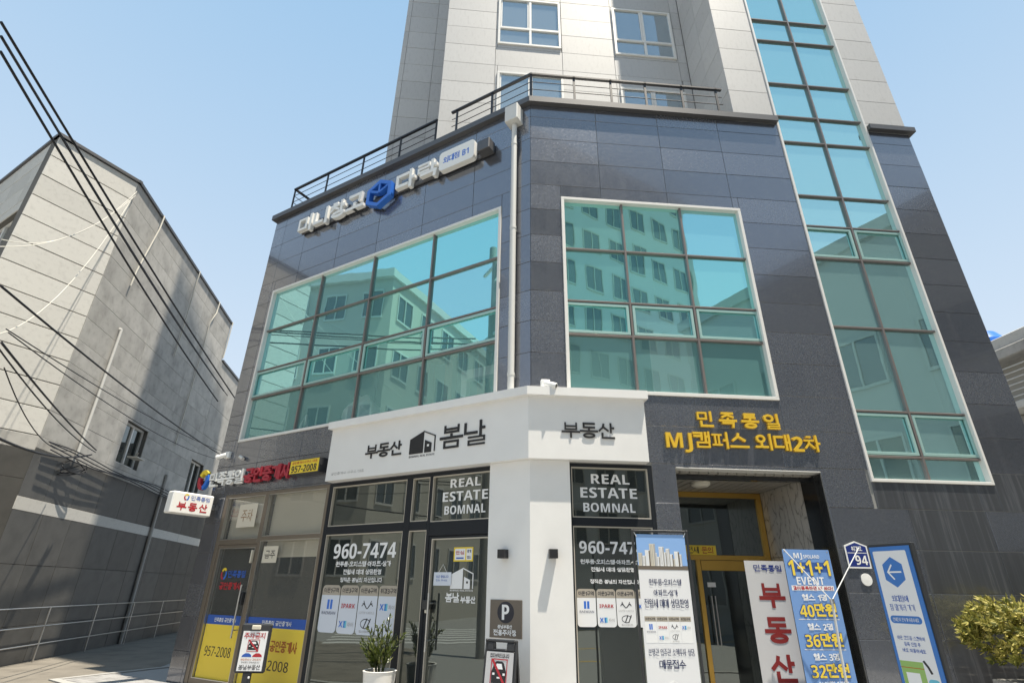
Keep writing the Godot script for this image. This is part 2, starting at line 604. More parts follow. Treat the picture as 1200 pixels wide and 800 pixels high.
func make_materials() -> void:
	var speck := ntex(noise(3, 0.035, 5), [[0.0, 0.86], [0.5, 0.94], [1.0, 1.0]])
	var cloud := ntex(noise(5, 0.012, 5), [[0.0, 0.70], [0.5, 0.88], [1.0, 1.0]])
	var rough_cloud := ntex(noise(9, 0.02, 5), [[0.0, 0.7], [0.6, 0.88], [1.0, 1.0]])
	var fine := ntex(noise(21, 0.3, 3), [[0.0, 0.78], [0.6, 0.95], [1.0, 1.0]])
	var wear := ntex(noise(31, 0.006, 6), [[0.0, 0.86], [0.5, 0.95], [1.0, 1.0]])
	var mask_spots := ntex(noise(41, 0.009, 7), [[0.0, 0.0], [0.56, 0.0], [0.8, 0.08], [1.0, 0.2]])
	var pale := ntex(noise(47, 0.1, 3), [[0.0, Color(0.52, 0.52, 0.5)], [1.0, Color(0.72, 0.72, 0.7)]])
	var dirt := ntex(noise(49, 0.1, 3), [[0.0, Color(0.16, 0.15, 0.14)], [1.0, Color(0.3, 0.28, 0.26)]])
	for i in 4:
		var v: float = [0.212, 0.224, 0.202, 0.233][i]
		var m := mk("granite_dark_%d" % i, lin(v * 1.0, v * 1.06, v * 1.24), [0.25, 0.29, 0.22, 0.31][i], 0.70, 0.85)
		grain(m, speck, Vector3.ONE * [1.2, 1.35, 1.1, 1.45][i], 0.0, null, rough_cloud)
		m.uv1_offset = Vector3(0.37, 0.21, 0.13) * i
		m.clearcoat_enabled = true
		m.clearcoat = 1.0
		m.clearcoat_roughness = 0.045
		over(m, pale, mask_spots, Vector3.ONE)
	var gs := mk("granite_streaked", lin(0.42, 0.44, 0.49), 0.34, 0.55, 0.8)   # lime runs below the stair window
	grain(gs, ntex(noise(43, 0.02, 5), [[0.0, 0.50], [0.5, 0.53], [0.62, 0.57], [0.72, 0.66], [0.8, 0.54], [1.0, 0.78]]), Vector3(0.9, 0.035, 0.9))
	gs.clearcoat_enabled = true
	gs.clearcoat = 0.9
	gs.clearcoat_roughness = 0.05
	mk("granite_black", lin(0.02, 0.021, 0.023), 0.12, 0.0, 0.5)
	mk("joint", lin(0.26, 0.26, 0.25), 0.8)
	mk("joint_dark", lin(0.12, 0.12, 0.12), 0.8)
	for i in 3:
		var v: float = [0.61, 0.635, 0.585][i]
		var m := mk("granite_pale_%d" % i, lin(v, v * 0.99, v * 0.972), 0.55, 0.0, 0.5)
		grain(m, fine, Vector3.ONE * (1.2 + 0.2 * i))
		m.uv1_offset = Vector3(0.31, 0.17, 0.53) * i
		m.uv1_scale = Vector3(1.2, 0.35, 1.2)
		over(m, dirt, ntex(noise(131 + i, 0.02, 6), [[0.0, 0.0], [0.55, 0.0], [0.85, 0.08], [1.0, 0.14]]), Vector3.ONE)
	mk("joint_pale", lin(0.24, 0.235, 0.23), 0.85)
	var mw := mk("marble", lin(0.58, 0.55, 0.50), 0.25, 0.0, 0.6)
	var vein := noise(61, 0.012, 4, FastNoiseLite.TYPE_SIMPLEX)
	vein.fractal_type = FastNoiseLite.FRACTAL_RIDGED
	grain(mw, ntex(vein, [[0.0, 1.0], [0.6, 0.95], [0.85, 0.72], [1.0, 0.4]]), Vector3(0.8, 0.35, 0.8))
	grain(mk("white_paint", lin(0.80, 0.795, 0.78), 0.5), ntex(noise(71, 0.01, 4), [[0.0, 0.975], [1.0, 1.0]]), Vector3.ONE * 0.4)
	mk("white_frame", lin(0.74, 0.73, 0.70), 0.4)
	mk("bronze", lin(0.22, 0.19, 0.18), 0.35, 0.3)
	mk("teal_frame", lin(0.36, 0.55, 0.52), 0.35, 0.2)
	mk("teal_glass", lin(0.36, 0.86, 0.86, 0.4), 0.012, 0.86, 0.5)
	mk("teal_glass_low", lin(0.30, 0.66, 0.65, 0.02), 0.012, 0.56, 0.5)
	mk("teal_glass_green", lin(0.37, 0.83, 0.80, 0.4), 0.014, 0.84, 0.5)
	mk("teal_glass_grey", lin(0.40, 0.82, 0.85, 0.4), 0.016, 0.84, 0.5)
	mk("stair_glass", lin(0.52, 0.86, 0.86, 0.4), 0.015, 0.84, 0.5)
	mk("pale_glass", lin(0.50, 0.60, 0.66, 0.3), 0.02, 0.6, 0.5)
	mk("shop_glass", lin(0.16, 0.182, 0.178, 0.03), 0.010, 0.86, 0.7)
	mk("clear_glass", lin(0.24, 0.255, 0.245, 0.03), 0.010, 0.30, 0.7)
	var wave := NoiseTexture2D.new()   # float glass is never quite flat
	wave.width = 512
	wave.height = 512
	wave.seamless = true
	wave.as_normal_map = true
	wave.bump_strength = 2.0
	wave.noise = noise(81, 0.006, 2)
	for g in ["teal_glass", "teal_glass_green", "teal_glass_grey", "teal_glass_low", "stair_glass", "shop_glass", "clear_glass", "pale_glass"]:
		var m: StandardMaterial3D = M[g]
		m.uv1_triplanar = true
		m.uv1_world_triplanar = true
		m.uv1_scale = Vector3(0.5, 0.35, 0.5)
		m.normal_enabled = true
		m.normal_texture = wave
		m.normal_scale = 0.05
	mk("black_frame", lin(0.016, 0.019, 0.024), 0.45, 0.0, 0.35)
	mk("bead", lin(0.55, 0.51, 0.44), 0.4, 0.3)
	mk("steel", lin(0.55, 0.54, 0.52), 0.28, 0.9)
	mk("steel_brown", lin(0.22, 0.19, 0.155), 0.35, 0.6)
	mk("gold", lin(0.62, 0.38, 0.09), 0.3, 0.8)
	mk("rail_black", lin(0.02, 0.02, 0.025), 0.45)
	mk("coping", lin(0.10, 0.10, 0.105), 0.45, 0.3)
	mk("pipe_grey", lin(0.62, 0.62, 0.60), 0.5)
	mk("black", lin(0.015, 0.015, 0.017), 0.45)
	mk("ink", lin(0.02, 0.02, 0.03), 0.6)
	mk("grey_ink", lin(0.38, 0.38, 0.38), 0.6)
	mk("white_letter", lin(0.82, 0.82, 0.80), 0.45)
	mk("film_white", lin(0.80, 0.81, 0.82), 0.5)
	mk("card_blue", lin(0.62, 0.67, 0.76), 0.5)
	mk("card_head", lin(0.40, 0.36, 0.30), 0.5)
	mk("yellow_letter", lin(0.72, 0.46, 0.035), 0.4)
	mk("yellow_print", lin(0.84, 0.63, 0.065), 0.55)
	mk("yellow_lit", lin(0.78, 0.58, 0.04), 0.5)
	mk("blue_print", lin(0.025, 0.10, 0.42), 0.5)
	mk("blue_logo", lin(0.03, 0.16, 0.62), 0.35)
	mk("blue_deep", lin(0.012, 0.03, 0.19), 0.45)
	mk("blue_sign", lin(0.045, 0.18, 0.52), 0.5)
	mk("banner_blue", lin(0.16, 0.30, 0.60), 0.6)
	mk("banner_band", lin(0.035, 0.10, 0.33), 0.6)
	mk("banner_grey", lin(0.50, 0.50, 0.51), 0.7)
	mk("banner_white", lin(0.74, 0.75, 0.77), 0.6)
	mk("banner_yellow", lin(0.80, 0.60, 0.06), 0.6)
	mk("navy_print", lin(0.02, 0.03, 0.10), 0.6)
	mk("red_print", lin(0.42, 0.02, 0.03), 0.55)
	mk("red_dark", lin(0.20, 0.012, 0.012), 0.6)
	mk("red_letter", lin(0.40, 0.03, 0.05), 0.5)
	mk("orange_print", lin(0.42, 0.12, 0.02), 0.55)
	mk("green_print", lin(0.30, 0.48, 0.14), 0.6)
	mk("cyan_print", lin(0.15, 0.52, 0.66), 0.6)
	mk("taupe", lin(0.145, 0.12, 0.095), 0.5)
	mk("plastic_dark", lin(0.03, 0.032, 0.036), 0.4)
	mk("cream", lin(0.62, 0.58, 0.48), 0.6)
	mk("blind", lin(0.72, 0.68, 0.55), 0.6)
	mk("wood", lin(0.32, 0.20, 0.11), 0.6)
	mk("interior", lin(0.40, 0.385, 0.36), 0.85)
	mk("interior_dark", lin(0.34, 0.33, 0.31), 0.85)
	mk("ceiling", lin(0.5, 0.5, 0.48), 0.85)
	mk("slat", lin(0.30, 0.285, 0.255), 0.5)
	mk("lamp_cover", lin(0.75, 0.72, 0.62), 0.4)
	mk("cable", lin(0.012, 0.012, 0.016), 0.6)
	mk("cable_white", lin(0.6, 0.58, 0.52), 0.6)
	# the neighbour
	for i in 3:
		var v: float = [0.70, 0.73, 0.66][i]
		var m := mk("panel_%d" % i, lin(v, v * 0.98, v * 0.92), 0.8)
		grain(m, fine, Vector3.ONE * 0.9)
		m.uv1_offset = Vector3(0.4, 0.3, 0.2) * i
		over(m, dirt, ntex(noise(101 + i, 0.014, 6), [[0.0, 0.0], [0.55, 0.0], [0.85, 0.10], [1.0, 0.16]]), Vector3(0.5, 0.12, 0.5))
	for i in 3:
		var v: float = [0.47, 0.50, 0.44][i]
		var m := mk("cement_%d" % i, lin(v, v * 0.975, v * 0.92), 0.85)
		grain(m, wear, Vector3.ONE * 0.45, 0.15, fine)
		m.uv1_offset = Vector3(0.4, 0.3, 0.2) * i
		over(m, dirt, ntex(noise(111 + i, 0.02, 6), [[0.0, 0.0], [0.55, 0.0], [0.85, 0.14], [1.0, 0.22]]), Vector3(0.6, 0.09, 0.6))
	for i in 3:
		var v: float = [0.085, 0.098, 0.074][i]
		var m := mk("base_stone_%d" % i, lin(v, v * 0.97, v * 0.9), 0.5, 0.0, 0.5)
		grain(m, wear, Vector3.ONE * 0.7)
		m.uv1_offset = Vector3(0.23, 0.31, 0.12) * i
		over(m, dirt, mask_spots, Vector3(0.5, 0.6, 0.5))
	mk("joint_cement", lin(0.13, 0.125, 0.115), 0.9)
	# the ground
	var asphalt := mk("asphalt", lin(0.31, 0.31, 0.30), 0.85)
	grain(asphalt, fine, Vector3.ONE * 0.8, 0.4)
	over(asphalt, pale, ntex(noise(121, 0.01, 6), [[0.0, 0.0], [0.5, 0.05], [1.0, 0.35]]), Vector3.ONE * 0.08)
	var road := mk("road_concrete", lin(0.205, 0.185, 0.155), 0.9)
	grain(road, wear, Vector3.ONE * 0.35, 0.3, fine)
	over(road, dirt, ntex(noise(123, 0.008, 6), [[0.0, 0.0], [0.55, 0.02], [1.0, 0.4]]), Vector3.ONE * 0.2)
	for i in 3:
		var v: float = [0.33, 0.37, 0.29][i]
		grain(mk("paver_%d" % i, lin(v, v * 0.98, v * 0.96), 0.85), fine, Vector3.ONE * 1.1)
	grain(mk("kerb", lin(0.42, 0.41, 0.39), 0.8), fine, Vector3.ONE * 0.9)
	grain(mk("road_paint", lin(0.7, 0.7, 0.68), 0.7), fine, Vector3.ONE * 0.6)
	mk("road_yellow", lin(0.6, 0.4, 0.06), 0.7)
	mk("pot", lin(0.72, 0.71, 0.68), 0.35)
	mk("soil", lin(0.05, 0.035, 0.025), 0.95)
	mk("bark", lin(0.10, 0.075, 0.05), 0.9)
	for i in 3:
		var m := mk("leaf_%d" % i, [lin(0.038, 0.055, 0.014), lin(0.055, 0.074, 0.02), lin(0.15, 0.16, 0.055)][i], 0.4, 0.0, 0.5)
		m.backlight_enabled = true
		m.backlight = lin(0.05, 0.07, 0.01)
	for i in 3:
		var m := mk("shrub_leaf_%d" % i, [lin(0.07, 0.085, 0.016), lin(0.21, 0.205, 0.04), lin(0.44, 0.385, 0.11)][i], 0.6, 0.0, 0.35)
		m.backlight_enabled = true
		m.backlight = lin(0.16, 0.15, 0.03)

# a window: white frame, bronze bars between the panes, sashes in the rows named in sash
func window(parent: Node, f: Transform3D, xs: Array, ys: Array, sash: Array, glass: Material, fw := 0.055, label := "") -> void:
	var n := xs.size() - 1
	var k := ys.size() - 1
	var s := sf()
	var x0: float = xs[0]
	var x1: float = xs[n]
	var y0: float = ys[0]
	var y1: float = ys[k]
	for b in [[x0, y0, x1, y0 + fw], [x0, y1 - fw, x1, y1], [x0, y0 + fw, x0 + fw, y1 - fw], [x1 - fw, y0 + fw, x1, y1 - fw]]:
		cbox(s, Vector3(b[0], b[1], -0.14), Vector3(b[2], b[3], 0.022), 0.004)
	var w := put(parent, "window", s, M.white_frame, f)
	for i in range(1, n):
		bar(w, "mullion", Vector3(xs[i] - 0.018, y0 + fw, -0.12), Vector3(xs[i] + 0.018, y1 - fw, -0.018), M.bronze)
	for j in range(1, k):
		bar(w, "transom", Vector3(x0 + fw, ys[j] - 0.016, -0.115), Vector3(x1 - fw, ys[j] + 0.016, -0.022), M.bronze)
	for i in n:
		for j in k:
			var a: float = xs[i] + 0.02
			var b: float = xs[i + 1] - 0.02
			var c: float = ys[j] + 0.02
			var d: float = ys[j + 1] - 0.02
			var p := sf()
			var z := -0.07 + rng.randf_range(-0.002, 0.002)
			var t := Basis(Vector3.UP, rng.randf_range(-0.004, 0.004)) * Basis(Vector3.RIGHT, rng.randf_range(-0.004, 0.004))
			var m := Vector3((a + b) / 2, (c + d) / 2, z)
			quad(p, m + t * Vector3(a - m.x, c - m.y, 0), m + t * Vector3(b - m.x, c - m.y, 0), m + t * Vector3(b - m.x, d - m.y, 0), m + t * Vector3(a - m.x, d - m.y, 0))
			put(w, "pane", p, M.teal_glass_low if j == 0 and n < 5 and k < 6 else (glass if k > 6 else [M.teal_glass, M.teal_glass_green, M.teal_glass_grey][rng.randi() % 3]))
			if j in sash:
				var q := sf()
				for r in [[a + 0.01, c + 0.01, b - 0.01, c + 0.055], [a + 0.01, d - 0.055, b - 0.01, d - 0.01], [a + 0.01, c + 0.055, a + 0.055, d - 0.055], [b - 0.055, c + 0.055, b - 0.01, d - 0.055]]:
					cbox(q, Vector3(r[0], r[1], -0.06), Vector3(r[2], r[3], -0.028), 0.003)
				put(w, "sash", q, M.teal_frame)

# one glazed field of a shop front: pane and a pale bead round it
func field(parent: Node, x0: float, x1: float, y0: float, y1: float, glass: Material, bead: Material, called := "pane") -> MeshInstance3D:
	var s := sf()
	for r in [[x0, y0, x1, y0 + 0.014], [x0, y1 - 0.014, x1, y1], [x0, y0 + 0.014, x0 + 0.014, y1 - 0.014], [x1 - 0.014, y0 + 0.014, x1, y1 - 0.014]]:
		box(s, Vector3(r[0], r[1], -0.075), Vector3(r[2], r[3], -0.02))
	var b := put(parent, "bead", s, bead)
	var p := sf()
	quad(p, Vector3(x0 + 0.005, y0 + 0.005, -0.07), Vector3(x1 - 0.005, y0 + 0.005, -0.07), Vector3(x1 - 0.005, y1 - 0.005, -0.07), Vector3(x0 + 0.005, y1 - 0.005, -0.07))
	put(parent, called, p, glass)
	return b

func corner_building() -> void:
	var b := thing("corner_building", "five-sided corner building in dark polished granite with teal windows and pale stone tower", "building", Transform3D(Basis.IDENTITY, Vector3.ZERO))
	var dark := [M.granite_dark_0, M.granite_dark_1, M.granite_dark_2, M.granite_dark_3]
	var rows := [0.0]
	for k in range(17, -1, -1):
		var y := 9.945 - 0.555 * k
		if y > 0.2:
			rows.append(y)
	rows.append(10.262)
	# right face
	var rw := Rect2(0.55, 4.315, 3.335, 3.705)
	var strip := Rect2(5.05, 3.11, 1.95, 30)
	var ent := Rect2(2.1, 0, 2.2, 3.235)
	var shop := Rect2(0, 0, 1.75, 3.25)
	var holes := [rw, strip, ent, shop]
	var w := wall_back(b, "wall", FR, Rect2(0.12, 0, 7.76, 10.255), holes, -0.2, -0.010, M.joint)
	w.set_meta("label", "right street face clad in dark granite")
	tiles(w, "granite_tile", FR, [0.0, 1.29, 2.53, 3.765, 5.05, 7.0, 7.9], rows.filter(func(y): return y > 3.2), holes + [Rect2(0, 0, 0.55, 3.28)], dark)
	tiles(w, "granite_tile", FR, [1.75, 2.1, 4.3, 5.5, 6.71, 7.9], [0.0] + rows.filter(func(y): return y > 0.2 and y < 3.3), [strip, ent, Rect2(5.0, 2.73, 3, 1)], dark, 0.008, 0.03, 0.002, func(r): return M.granite_streaked if r.position.x > 5.2 and rng.randf() < 0.8 else null)
	tiles(w, "granite_tile", FR, [5.05, 5.5, 6.71, 7.9], [2.73, 3.285], [strip], dark, 0.008, 0.03, 0.002, func(_r): return M.granite_streaked)
	# left face
	var lw := Rect2(-6.985, 4.33, 6.385, 3.67)
	var ls := Rect2(-7.0, 0, 7.0, 3.25)
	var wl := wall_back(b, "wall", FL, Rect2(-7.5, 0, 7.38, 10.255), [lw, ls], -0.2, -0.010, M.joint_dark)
	wl.set_meta("label", "left street face clad in dark granite")
	tiles(wl, "granite_tile", FL, [-7.52, -7.09, -6.22, -4.98, -3.74, -2.5, -1.26, 0.0], rows, [lw, ls], dark)
	# the walls that do not show, floors and roof
	var s := sf()
	plan(s, [FR * Vector3(7.9, 0, -0.2), FR * Vector3(7.9, 0, -9.2), FR * Vector3(7.7, 0, -9.2), FR * Vector3(7.7, 0, -0.2)], 0, 10.25)
	put(b, "side_wall", s, M.granite_dark_1)
	s = sf()
	plan(s, [FL * Vector3(-7.52, 0, -0.2), FL * Vector3(-7.32, 0, -0.2), FL * Vector3(-7.32, 0, -8.0), FL * Vector3(-7.52, 0, -8.0)], 0, 10.25)
	put(b, "side_wall", s, M.granite_dark_1)
	s = sf()
	plan(s, [FR * Vector3(7.7, 0, -9.0), FR * Vector3(7.7, 0, -9.2), FL * Vector3(-7.32, 0, -8.0), FL * Vector3(-7.32, 0, -7.8)], 0, 10.25)
	put(b, "back_wall", s, M.granite_dark_1)
	var foot := [corner(-0.24), FR * Vector3(7.68, 0, -0.24), FR * Vector3(7.68, 0, -8.9), FL * Vector3(-7.3, 0, -7.7), FL * Vector3(-7.3, 0, -0.24)]
	for z in [[3.28, 4.25], [8.1, 10.15]]:
		s = sf()
		plan(s, foot, z[0], z[1])
		put(b, "floor_slab", s, M.ceiling)
	s = sf()
	box(s, Vector3(-1.5, 0, -4.6), Vector3(7.6, 8.1, -4.45), FR)
	put(b, "inner_wall", s, M.interior)
	s = sf()
	box(s, Vector3(-7.3, 0, -4.2), Vector3(1.0, 8.1, -4.05), FL)
	put(b, "inner_wall", s, M.interior)
	s = sf()
	box(s, Vector3(-4.06, 0.005, -4.0), Vector3(-4.0, 3.27, -0.14), FL)
	put(b, "partition", s, M.interior_dark)
	s = sf()
	box(s, Vector3(1.78, 0.005, -4.4), Vector3(2.07, 3.27, -0.21), FR)
	put(b, "partition", s, M.interior_dark)
	s = sf()
	box(s, Vector3(4.34, 0.005, -4.4), Vector3(4.5, 3.27, -0.21), FR)
	put(b, "partition", s, M.interior_dark)
	s = sf()
	box(s, Vector3(4.6, 0.005, -1.1), Vector3(7.6, 8.05, -1.0), FR)
	put(b, "stair_wall", s, M.interior)
	# copings
	s = sf()
	band(s, -7.62, 5.045, -0.32, 0.10, 10.262, 10.40)
	put(b, "coping", s, M.coping)
	bar(b, "coping", Vector3(7.005, 10.262, -0.3), Vector3(8.0, 10.385, 0.10), M.coping, 0.006, FR)
	# the tower: core, then its stone
	s = sf()
	var U := func(x, z): return FR * Vector3(x, 0, z)
	plan(s, [U.call(-1.92, -1.42), U.call(4.20, -1.42), U.call(4.20, -0.012), U.call(5.05, -0.012), U.call(5.05, -0.6), U.call(7.0, -0.6), U.call(7.0, -0.012), U.call(7.88, -0.012), U.call(7.88, -9.2), U.call(-3.22, -9.0), U.call(-3.22, -2.612), U.call(-1.92, -2.612)], 10.16, 43.4)
	var core := put(b, "tower_wall", s, M.joint_pale)
	core.set_meta("label", "set-back tower clad in pale stone")
	var pale := [M.granite_pale_0, M.granite_pale_1, M.granite_pale_2]
	var tr := [10.17]
	for k in 12:
		tr.append(10.5 + 0.652 * k)
	var wins := [Rect2(-0.65, 13.87, 1.6, 1.78), Rect2(2.33, 13.85, 1.58, 1.8), Rect2(-0.63, 10.2, 1.6, 2.68), Rect2(2.36, 10.2, 1.62, 2.48)]
	var F1 := at(FR, 0, 0, -1.4)
	tiles(core, "stone_tile", F1, [-1.93, -0.69, 0.97, 2.29, 3.95, 4.178], tr, wins, pale, 0.009)
	tiles(core, "stone_tile", FR, [4.178, 5.05], [10.17] + tr.slice(1), [], pale, 0.009)
	tiles(core, "stone_tile", FR, [7.0, 7.9], [10.17] + tr.slice(1), [], pale, 0.009)
	tiles(core, "stone_tile", at(FR, 0, 0, -2.6), [-3.23, -3.1, -2.35, -1.94], [10.17] + tr.slice(1), [], pale, 0.009)
	tiles(core, "stone_tile", Transform3D(Basis(FR.basis.z, Vector3.UP, -FR.basis.x), FR * Vector3(4.178, 0, 0)), [-1.38, -0.7, -0.004], [10.17] + tr.slice(1), [], pale, 0.009)
	for q in [[wins[0], 14.49], [wins[1], 14.41]]:
		tower_window(b, F1, q[0], q[1])
	for q in [wins[2], wins[3]]:
		tower_window(b, F1, q, 0.0)
	# windows
	window(b, FR, [0.55, 1.66, 2.747, 3.885], [4.315, 5.31, 5.92, 6.943, 8.02], [1], M.teal_glass)
	window(b, FL, [-6.985, -5.32, -3.745, -2.175, -0.60], [4.33, 5.29, 5.93, 6.93, 8.0], [1], M.teal_glass)
	window(b, FR, [5.05, 6.01, 7.0], [3.11, 3.5, 4.215, 5.69, 7.065, 7.77, 8.483, 9.845, 10.548, 11.52, 12.9, 13.61, 15.0, 15.9, 16.6, 18.0], [1, 4], M.stair_glass, 0.045)
	shopfronts(b)
	entrance(b)

func tower_window(b: Node, f: Transform3D, r: Rect2, ty: float) -> void:
	var s := sf()
	var x0 := r.position.x
	var x1 := r.end.x
	var y0 := r.position.y
	var y1 := r.end.y
	var fw := 0.06
	for q in [[x0, y0, x1, y0 + fw], [x0, y1 - fw, x1, y1], [x0, y0 + fw, x0 + fw, y1 - fw], [x1 - fw, y0 + fw, x1, y1 - fw]]:
		cbox(s, Vector3(q[0], q[1], -0.025), Vector3(q[2], q[3], 0.035), 0.004)
	var w := put(b, "window", s, M.white_frame, f)
	var xm := (x0 + x1) / 2 + 0.02
	var parts := [[y0 + fw, y1 - fw]]
	if ty > 0:
		bar(w, "transom", Vector3(x0 + fw, ty - 0.035, -0.02), Vector3(x1 - fw, ty + 0.035, 0.03), M.white_frame)
		parts = [[y0 + fw, ty - 0.035], [ty + 0.035, y1 - fw]]
	for p in parts:
		bar(w, "mullion", Vector3(xm - 0.03, p[0], -0.02), Vector3(xm + 0.03, p[1], 0.028), M.white_frame)
		var n := 0
		for h in [[x0 + fw, xm - 0.03], [xm + 0.03, x1 - fw]]:
			var g := sf()
			var z := -0.008
			quad(g, Vector3(h[0], p[0], z), Vector3(h[1], p[0], z), Vector3(h[1], p[1], z), Vector3(h[0], p[1], z))
			put(w, "pane", g, M.pale_glass)
			n += 1
	bar(w, "sash", Vector3(x0 + fw + 0.004, parts[-1][0] + 0.004, -0.006), Vector3(x0 + fw + 0.04, parts[-1][1] - 0.004, 0.012), M.white_frame, 0.003)
	bar(w, "sash", Vector3(xm - 0.075, parts[-1][0] + 0.004, -0.006), Vector3(xm - 0.034, parts[-1][1] - 0.004, 0.012), M.white_frame, 0.003)

func house_mark(parent: Node, x0: float, x1: float, y0: float, y1: float, z: float, m: Material, dep := 0.002) -> void:
	var X := func(t): return lerpf(x0, x1, t)
	var Y := func(t): return lerpf(y0, y1, t)
	shape(parent, "emblem", [X.call(0.0), Y.call(0.0), X.call(0.54), Y.call(0.0), X.call(0.54), Y.call(1.0), X.call(0.0), Y.call(0.68)], z, z + dep, m)
	var s := sf()
	ribbon(s, [Vector2(X.call(0.54), Y.call(0.985)), Vector2(X.call(0.985), Y.call(0.72)), Vector2(X.call(0.985), Y.call(0.03))], false, (x1 - x0) * 0.035, z, z + dep + 0.0004, 0.3)
	put(parent, "emblem", s, m)
	s = sf()
	var door := PackedVector2Array([Vector2(X.call(0.6), Y.call(0.0)), Vector2(X.call(0.86), Y.call(0.0)), Vector2(X.call(0.86), Y.call(0.42)), Vector2(X.call(0.6), Y.call(0.58))])
	prism(s, door, z, z + dep + 0.0002)
	put(parent, "emblem", s, m)

func house_window(parent: Node, x0: float, x1: float, y0: float, y1: float, z: float, m: Material) -> void:
	sheet(parent, "emblem", lerpf(x0, x1, 0.70), lerpf(x0, x1, 0.78), lerpf(y0, y1, 0.26), lerpf(y0, y1, 0.36), z, m)

# the white cards with the names of housing estates
func estate_cards(parent: Node, xs: Array, y0: float, yh: float, y1: float, z: float, face: Material, small := false) -> void:
	var names := ["이문1구역", "이문3구역", "이문4구역", "휘경3구역"]
	for i in 4:
		var a: float = xs[i][0]
		var b: float = xs[i][1]
		var w := b - a
		var h := yh - y0
		sheet(parent, "card", a, b, y0, y1, z, face, 0.0 if small else w * 0.16)
		var hd := sf()
		var r := 0.0 if small else w * 0.16
		var poly := PackedVector2Array([Vector2(a, yh), Vector2(b, yh)])
		for c in [[b - r, y1 - r, 0.0], [a + r, y1 - r, PI / 2]]:
			for k in 5:
				poly.append(Vector2(c[0] + r * cos(c[2] + PI / 2 * k / 4), c[1] + r * sin(c[2] + PI / 2 * k / 4)))
		if r <= 0:
			poly = PackedVector2Array([Vector2(a, yh), Vector2(b, yh), Vector2(b, y1), Vector2(a, y1)])
		prism(hd, poly, z + 0.0002, z + 0.0006, Transform3D.IDENTITY, false)
		put(parent, "card_head", hd, M.card_head)
		write(parent, names[i], M.ink, a + w * 0.08, b - w * 0.08, yh + (y1 - yh) * 0.24, yh + (y1 - yh) * 0.76, z + 0.0008, {"thick": 0.12, "depth": 0.0006})
		var zz := z + 0.0008
		var top := yh - h * 0.14
		if i == 0:
			for k in 2:
				sheet(parent, "emblem", a + w * (0.36 + 0.17 * k), a + w * (0.48 + 0.17 * k), top - h * 0.24, top + h * 0.02, zz, M.blue_logo)
			write(parent, "RAEMIAN", M.navy_print, a + w * 0.12, b - w * 0.12, top - h * 0.38, top - h * 0.30, zz, {"bold": false})
		if i == 1:
			write(parent, "IPARK", M.red_print, a + w * 0.12, b - w * 0.12, top - h * 0.2, top - h * 0.08, zz)
		if i == 2:
			var q := sf()
			var cx := (a + b) / 2
			for sd in [-1, 1]:
				for k in 3:
					ribbon(q, [Vector2(cx + sd * w * (0.02 + 0.03 * k), top - h * (0.19 - 0.02 * k)), Vector2(cx + sd * w * (0.13 + 0.03 * k), top - h * (0.10 - 0.02 * k)), Vector2(cx + sd * w * (0.20 + 0.04 * k), top + h * (0.0 - 0.06 * k))], false, w * 0.035, zz, zz + 0.0004 + 0.0002 * k)
			put(parent, "emblem", q, M.ink)
			write(parent, "LOTTE CASTLE", M.grey_ink, a + w * 0.1, b - w * 0.1, top - h * 0.33, top - h * 0.27, zz, {"bold": false})
			q = sf()
			var c2 := Vector2(cx, top - h * 0.58)
			var arc := []
			for k in 11:
				var an := 0.5 + 4.6 * k / 10
				arc.append(c2 + Vector2(cos(an) * w * 0.26, sin(an) * h * 0.12))
			ribbon(q, arc, false, w * 0.03, zz, zz + 0.0004)
			ribbon(q, [c2 + Vector2(-w * 0.08, -h * 0.1), c2 + Vector2(w * 0.06, h * 0.12)], false, w * 0.05, zz, zz + 0.0007)
			ribbon(q, [c2 + Vector2(w * 0.1, -h * 0.1), c2 + Vector2(w * 0.24, h * 0.12)], false, w * 0.05, zz, zz + 0.0009)
			put(parent, "emblem", q, M.ink)
			write(parent, "힐스테이트", M.grey_ink, a + w * 0.2, b - w * 0.2, top - h * 0.81, top - h * 0.74, zz, {"thick": 0.12})
		if i == 1 or i == 3:
			var y := top - h * (0.62 if i == 1 else 0.14)
			write(parent, "XI", M.blue_logo, a + w * 0.1, a + w * 0.46, y - h * 0.08, y + h * 0.08, zz)
			sheet(parent, "emblem", a + w * 0.36, a + w * 0.52, y - h * 0.09, y + h * 0.09, zz - 0.0003, M.cyan_print)
			write(parent, "자이", M.grey_ink, a + w * 0.58, a + w * 0.9, y - h * 0.06, y + h * 0.06, zz, {"thick": 0.1})

